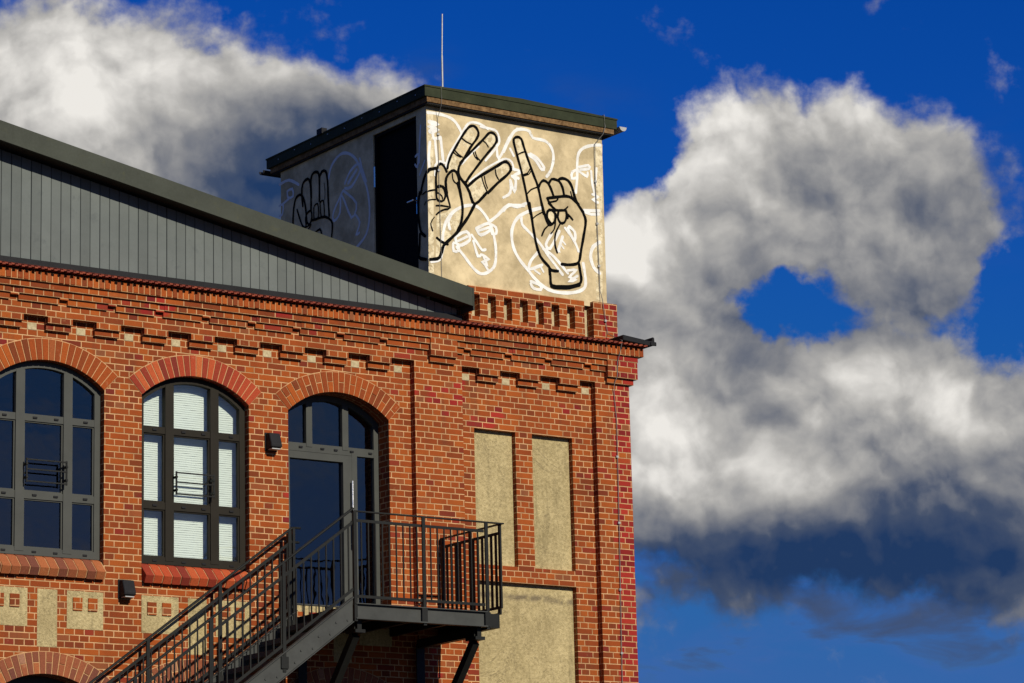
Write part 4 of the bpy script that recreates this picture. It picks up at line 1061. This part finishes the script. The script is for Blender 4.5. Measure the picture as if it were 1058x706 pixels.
# ------------------------------------------------------------------ wall lamps
def wall_lamp(x, z, label):
    t = thing('wall_lamp', (x, BAY, z), label, 'wall lamp', 'wedge lamps on the brick piers')
    b = MB().prism_x([(0.085, z + 0.105), (0.0, z + 0.100), (-0.055, z - 0.045), (-0.055, z - 0.085), (0.085, z - 0.105)], x - 0.078, x + 0.078)
    b.build('lamp_body', dark_m, t, bevel=0.008)
    MB().box(x - 0.09, x + 0.09, 0.0845, 0.0995, z - 0.115, z + 0.115).build('back_plate', dark_m, t, bevel=0.004)
    MB().box(x - 0.06, x + 0.06, -0.04, 0.07, z - 0.110, z - 0.098).build('lens', zinc_m, t)
wall_lamp(3.415, -1.245, 'black wedge wall lamp on the brick pier between the white-blind window and the glazed door')
wall_lamp(1.375, -3.215, 'black wedge wall lamp under the sill line, lower left of the white-blind window')

# ------------------------------------------------------------------ steel staircase with its landing
ST = thing('steel_staircase', (-1.0, -1.0, GZ), 'dark steel outside staircase with barred railings and a landing at the glazed door', 'staircase')
FY, WY, BK = -1.65, -0.34, -0.25                     # planes of the outer and of the wall-side railing
LX0, LX1, LZ = 3.50, 5.43, -3.48
SLP = 0.735
dk = MB()
dk.box(LX0 + 0.01, 5.64, FY + 0.055, BK + 0.085, LZ - 0.045, LZ - 0.014)
dk.build('deck', steel_m, ST)
eb = MB()
eb.box(LX0 + 0.02, LX1, FY - 0.006, FY + 0.006, LZ - 0.178, LZ - 0.012)
eb.box(LX0 + 0.02, LX1, FY - 0.045, FY + 0.05, LZ - 0.192, LZ - 0.178)
eb.box(LX0 + 0.02, LX1, FY - 0.045, FY + 0.05, LZ - 0.012, LZ - 0.001)
eb.build('edge_beam', steel2_m, ST)
eb = MB()
eb.box(5.642, 5.654, FY + 0.03, BK - 0.002, LZ - 0.19, LZ)
eb.box(5.58, 5.641, FY + 0.055, BK - 0.002, LZ - 0.19, LZ - 0.178)
eb.box(LX1 + 0.001, 5.640, FY + 0.03, FY + 0.05, LZ - 0.19, LZ - 0.016)
eb.build('edge_beam', steel_m, ST)
eb = MB().box(LX0 + 0.005, LX0 + 0.019, FY + 0.05, BK + 0.095, LZ - 0.19, LZ - 0.02); eb.build('edge_beam', steel_m, ST)
for x in (3.9, 4.45, 5.0):
    MB().box(x - 0.03, x + 0.03, FY + 0.06, BK + 0.095, LZ - 0.16, LZ - 0.047).build('joist', steel_m, ST)
def bracket(x):
    b = MB()
    b.box(x - 0.045, x + 0.045, FY + 0.10, BK, LZ - 0.30, LZ - 0.194)
    b.bar((x, FY + 0.16, LZ - 0.36), (x, BK, LZ - 1.78), 0.09, 0.10)
    b.box(x - 0.06, x + 0.06, BK - 0.02, BK - 0.001, LZ - 2.05, LZ - 0.25)
    b.box(x - 0.07, x + 0.07, FY + 0.03, FY + 0.26, LZ - 0.345, LZ - 0.305)
    b.box(x - 0.03, x + 0.03, FY + 0.05, FY + 0.08, LZ - 0.305, LZ - 0.19)
    return b.build('bracket', steel_m, ST)
bracket(3.62); bracket(5.36)
# stringers, treads, bolts
TOPX, TOPZ = 3.47, -3.425
def sz(x): return TOPZ + (x - TOPX) * SLP
END = TOPX - (abs(GZ) - 3.45) / SLP
stringers = []
for Y in (FY, WY):
    b = MB()
    x0, x1 = END, TOPX + 0.02
    for d0, d1, ya, yb in ((-0.29, -0.012, -0.006, 0.006), (-0.302, -0.29, -0.04, 0.04), (-0.012, 0.0, -0.04, 0.04)):
        b.hull([(x0, Y + ya, sz(x0) + d0), (x1, Y + ya, sz(x1) + d0), (x1, Y + ya, sz(x1) + d1), (x0, Y + ya, sz(x0) + d1)],
               [(x0, Y + yb, sz(x0) + d0), (x1, Y + yb, sz(x1) + d0), (x1, Y + yb, sz(x1) + d1), (x0, Y + yb, sz(x0) + d1)])
    stringers.append(b.build('stringer', steel2_m, ST))
n = 0; z = LZ - 0.18; 
while z > GZ + 0.05:
    xt = TOPX - (n + 1) * 0.18 / SLP
    t = MB()
    t.box(xt - 0.035, xt + 0.245, FY + 0.045, WY - 0.045, z - 0.035, z)
    t.box(xt - 0.037, xt - 0.030, FY + 0.045, WY - 0.045, z - 0.06, z + 0.002)
    t.build('tread', steel2_m, ST)
    if n < 16:
        for dx in (0.03, 0.19):
            MB().tube([(xt + dx, FY - 0.017, z - 0.075 + dx * 0.22), (xt + dx, FY - 0.007, z - 0.075 + dx * 0.22)], 0.012, 6).build('bolt', steel2_m, stringers[0])
    z -= 0.18; n += 1
# railings
def flight_railing(Y, xa, xb, posts, name='railing'):
    b = MB()
    hr = lambda x: sz(x) + 1.06
    b.tube([(xa, Y, hr(xa)), (xb, Y, hr(xb))], 0.017, 8)
    b.bar((xa, Y, hr(xa) - 0.165), (xb, Y, hr(xb) - 0.165), 0.014, 0.034)
    b.bar((xa, Y, sz(xa) + 0.085), (xb, Y, sz(xb) + 0.085), 0.014, 0.034)
    for x in posts:
        b.box(x - 0.022, x + 0.022, Y - 0.012 - 0.006, Y + 0.012 - 0.006, sz(x) - 0.24, hr(x) - 0.004)
        b.box(x - 0.05, x + 0.05, Y - 0.028, Y - 0.019, sz(x) - 0.20, sz(x) - 0.06)
    return b, hr
def balusters_flight(o, Y, xa, xb, posts):
    x = xb - 0.075
    while x > xa + 0.03:
        if all(abs(x - p_) > 0.035 for p_ in posts):
            MB().box(x - 0.0075, x + 0.0075, Y - 0.0075, Y + 0.0075, sz(x) + 0.09, sz(x) + 1.06 - 0.15).build('baluster', steel_m, o)
        x -= 0.105
posts = [3.52 - 0.985 * i for i in range(5)]
b, hr = flight_railing(FY, -0.9, 3.52, posts[1:])
b.box(3.505, 3.548, FY - 0.03, FY + 0.012, LZ - 0.22, -2.362)
o = b.build('railing', steel_m, ST); o['label'] = 'outer railing of the flight'
balusters_flight(o, FY, -0.9, 3.52, posts)
b, _ = flight_railing(FY, END + 0.1, -0.92, [-1.4, -2.4, -3.4, -4.4, -5.2])
o = b.build('railing', steel_m, ST); balusters_flight(o, FY, END + 0.1, -0.92, [-1.4, -2.4, -3.4, -4.4, -5.2])
wp = [3.40 - 0.985 * i for i in range(5)]
b, _ = flight_railing(WY, -0.9, 3.44, wp)
b.tube([(3.44, WY, hr(3.44)), (3.56, WY, hr(3.44) + 0.005)], 0.017, 8)
b.tube([(3.42, WY, hr(3.42) - 0.165), (3.54, WY, hr(3.42) - 0.16)], 0.015, 8)
b.box(3.44, 3.475, WY - 0.02, WY + 0.02, LZ - 0.2, hr(3.44))
b.box(3.40, 3.425, -0.31, -0.262, LZ - 0.01, hr(3.40) - 0.04)
o = b.build('railing', steel_m, ST); o['label'] = 'wall-side railing of the flight'
balusters_flight(o, WY, -0.9, 3.44, wp)
b, _ = flight_railing(WY, END + 0.1, -0.92, [-1.4, -2.4, -3.4, -4.4, -5.2])
o = b.build('railing', steel_m, ST); balusters_flight(o, WY, END + 0.1, -0.92, [-1.4, -2.4, -3.4, -4.4, -5.2])
# landing: front
TOPR, RX1 = -2.362, 5.72
b = MB()
b.bar((3.51, FY, TOPR), (RX1, FY, TOPR), 0.04, 0.016)
b.bar((3.53, FY, -2.475), (RX1 - 0.3, FY, -2.475), 0.014, 0.034)
b.bar((3.53, FY, -3.395), (RX1 - 0.3, FY, -3.395), 0.014, 0.034)
for x in (4.515, 5.445):
    b.box(x - 0.022, x + 0.022, FY - 0.03, FY - 0.008, LZ - 0.22, TOPR - 0.009)
    b.box(x - 0.05, x + 0.03, FY - 0.04, FY - 0.0305, LZ - 0.19, LZ - 0.01)
o = b.build('railing', steel_m, ST); o['label'] = 'front railing of the landing'
x = 3.63
while x < 5.42:
    if abs(x - 4.515) > 0.03: MB().box(x - 0.0075, x + 0.0075, FY - 0.0075, FY + 0.0075, -3.39, -2.47).build('baluster', steel_m, o)
    x += 0.1
# landing: right-hand side, hung outside the edge
b = MB()
SX = 5.69
b.bar((RX1 - 0.02, FY + 0.022, TOPR), (RX1 - 0.02, BK - 0.02, TOPR), 0.04, 0.016)
b.bar((SX, FY + 0.03, -2.475), (SX, BK - 0.04, -2.475), 0.02, 0.034)
b.bar((SX, FY + 0.03, -3.405), (SX, BK - 0.04, -3.405), 0.02, 0.034)
for y in (FY + 0.04, -0.95, BK - 0.06):
    b.box(SX - 0.012, SX + 0.012, y - 0.022, y + 0.022, -3.42, TOPR - 0.009)
    b.box(5.656, SX - 0.013, y - 0.03, y + 0.03, -3.50, -3.43)
o = b.build('railing', steel_m, ST); o['label'] = 'right-hand railing of the landing'
y = FY + 0.13
while y < BK - 0.1:
    if abs(y + 0.95) > 0.04: MB().box(SX - 0.006, SX + 0.006, y - 0.022, y + 0.022, -3.40, -2.47).build('baluster', steel_m, o)
    y += 0.1

ST.location = ST.location + Vector((0.16, 0.25, 0.045))        # the whole stair, set against the wall
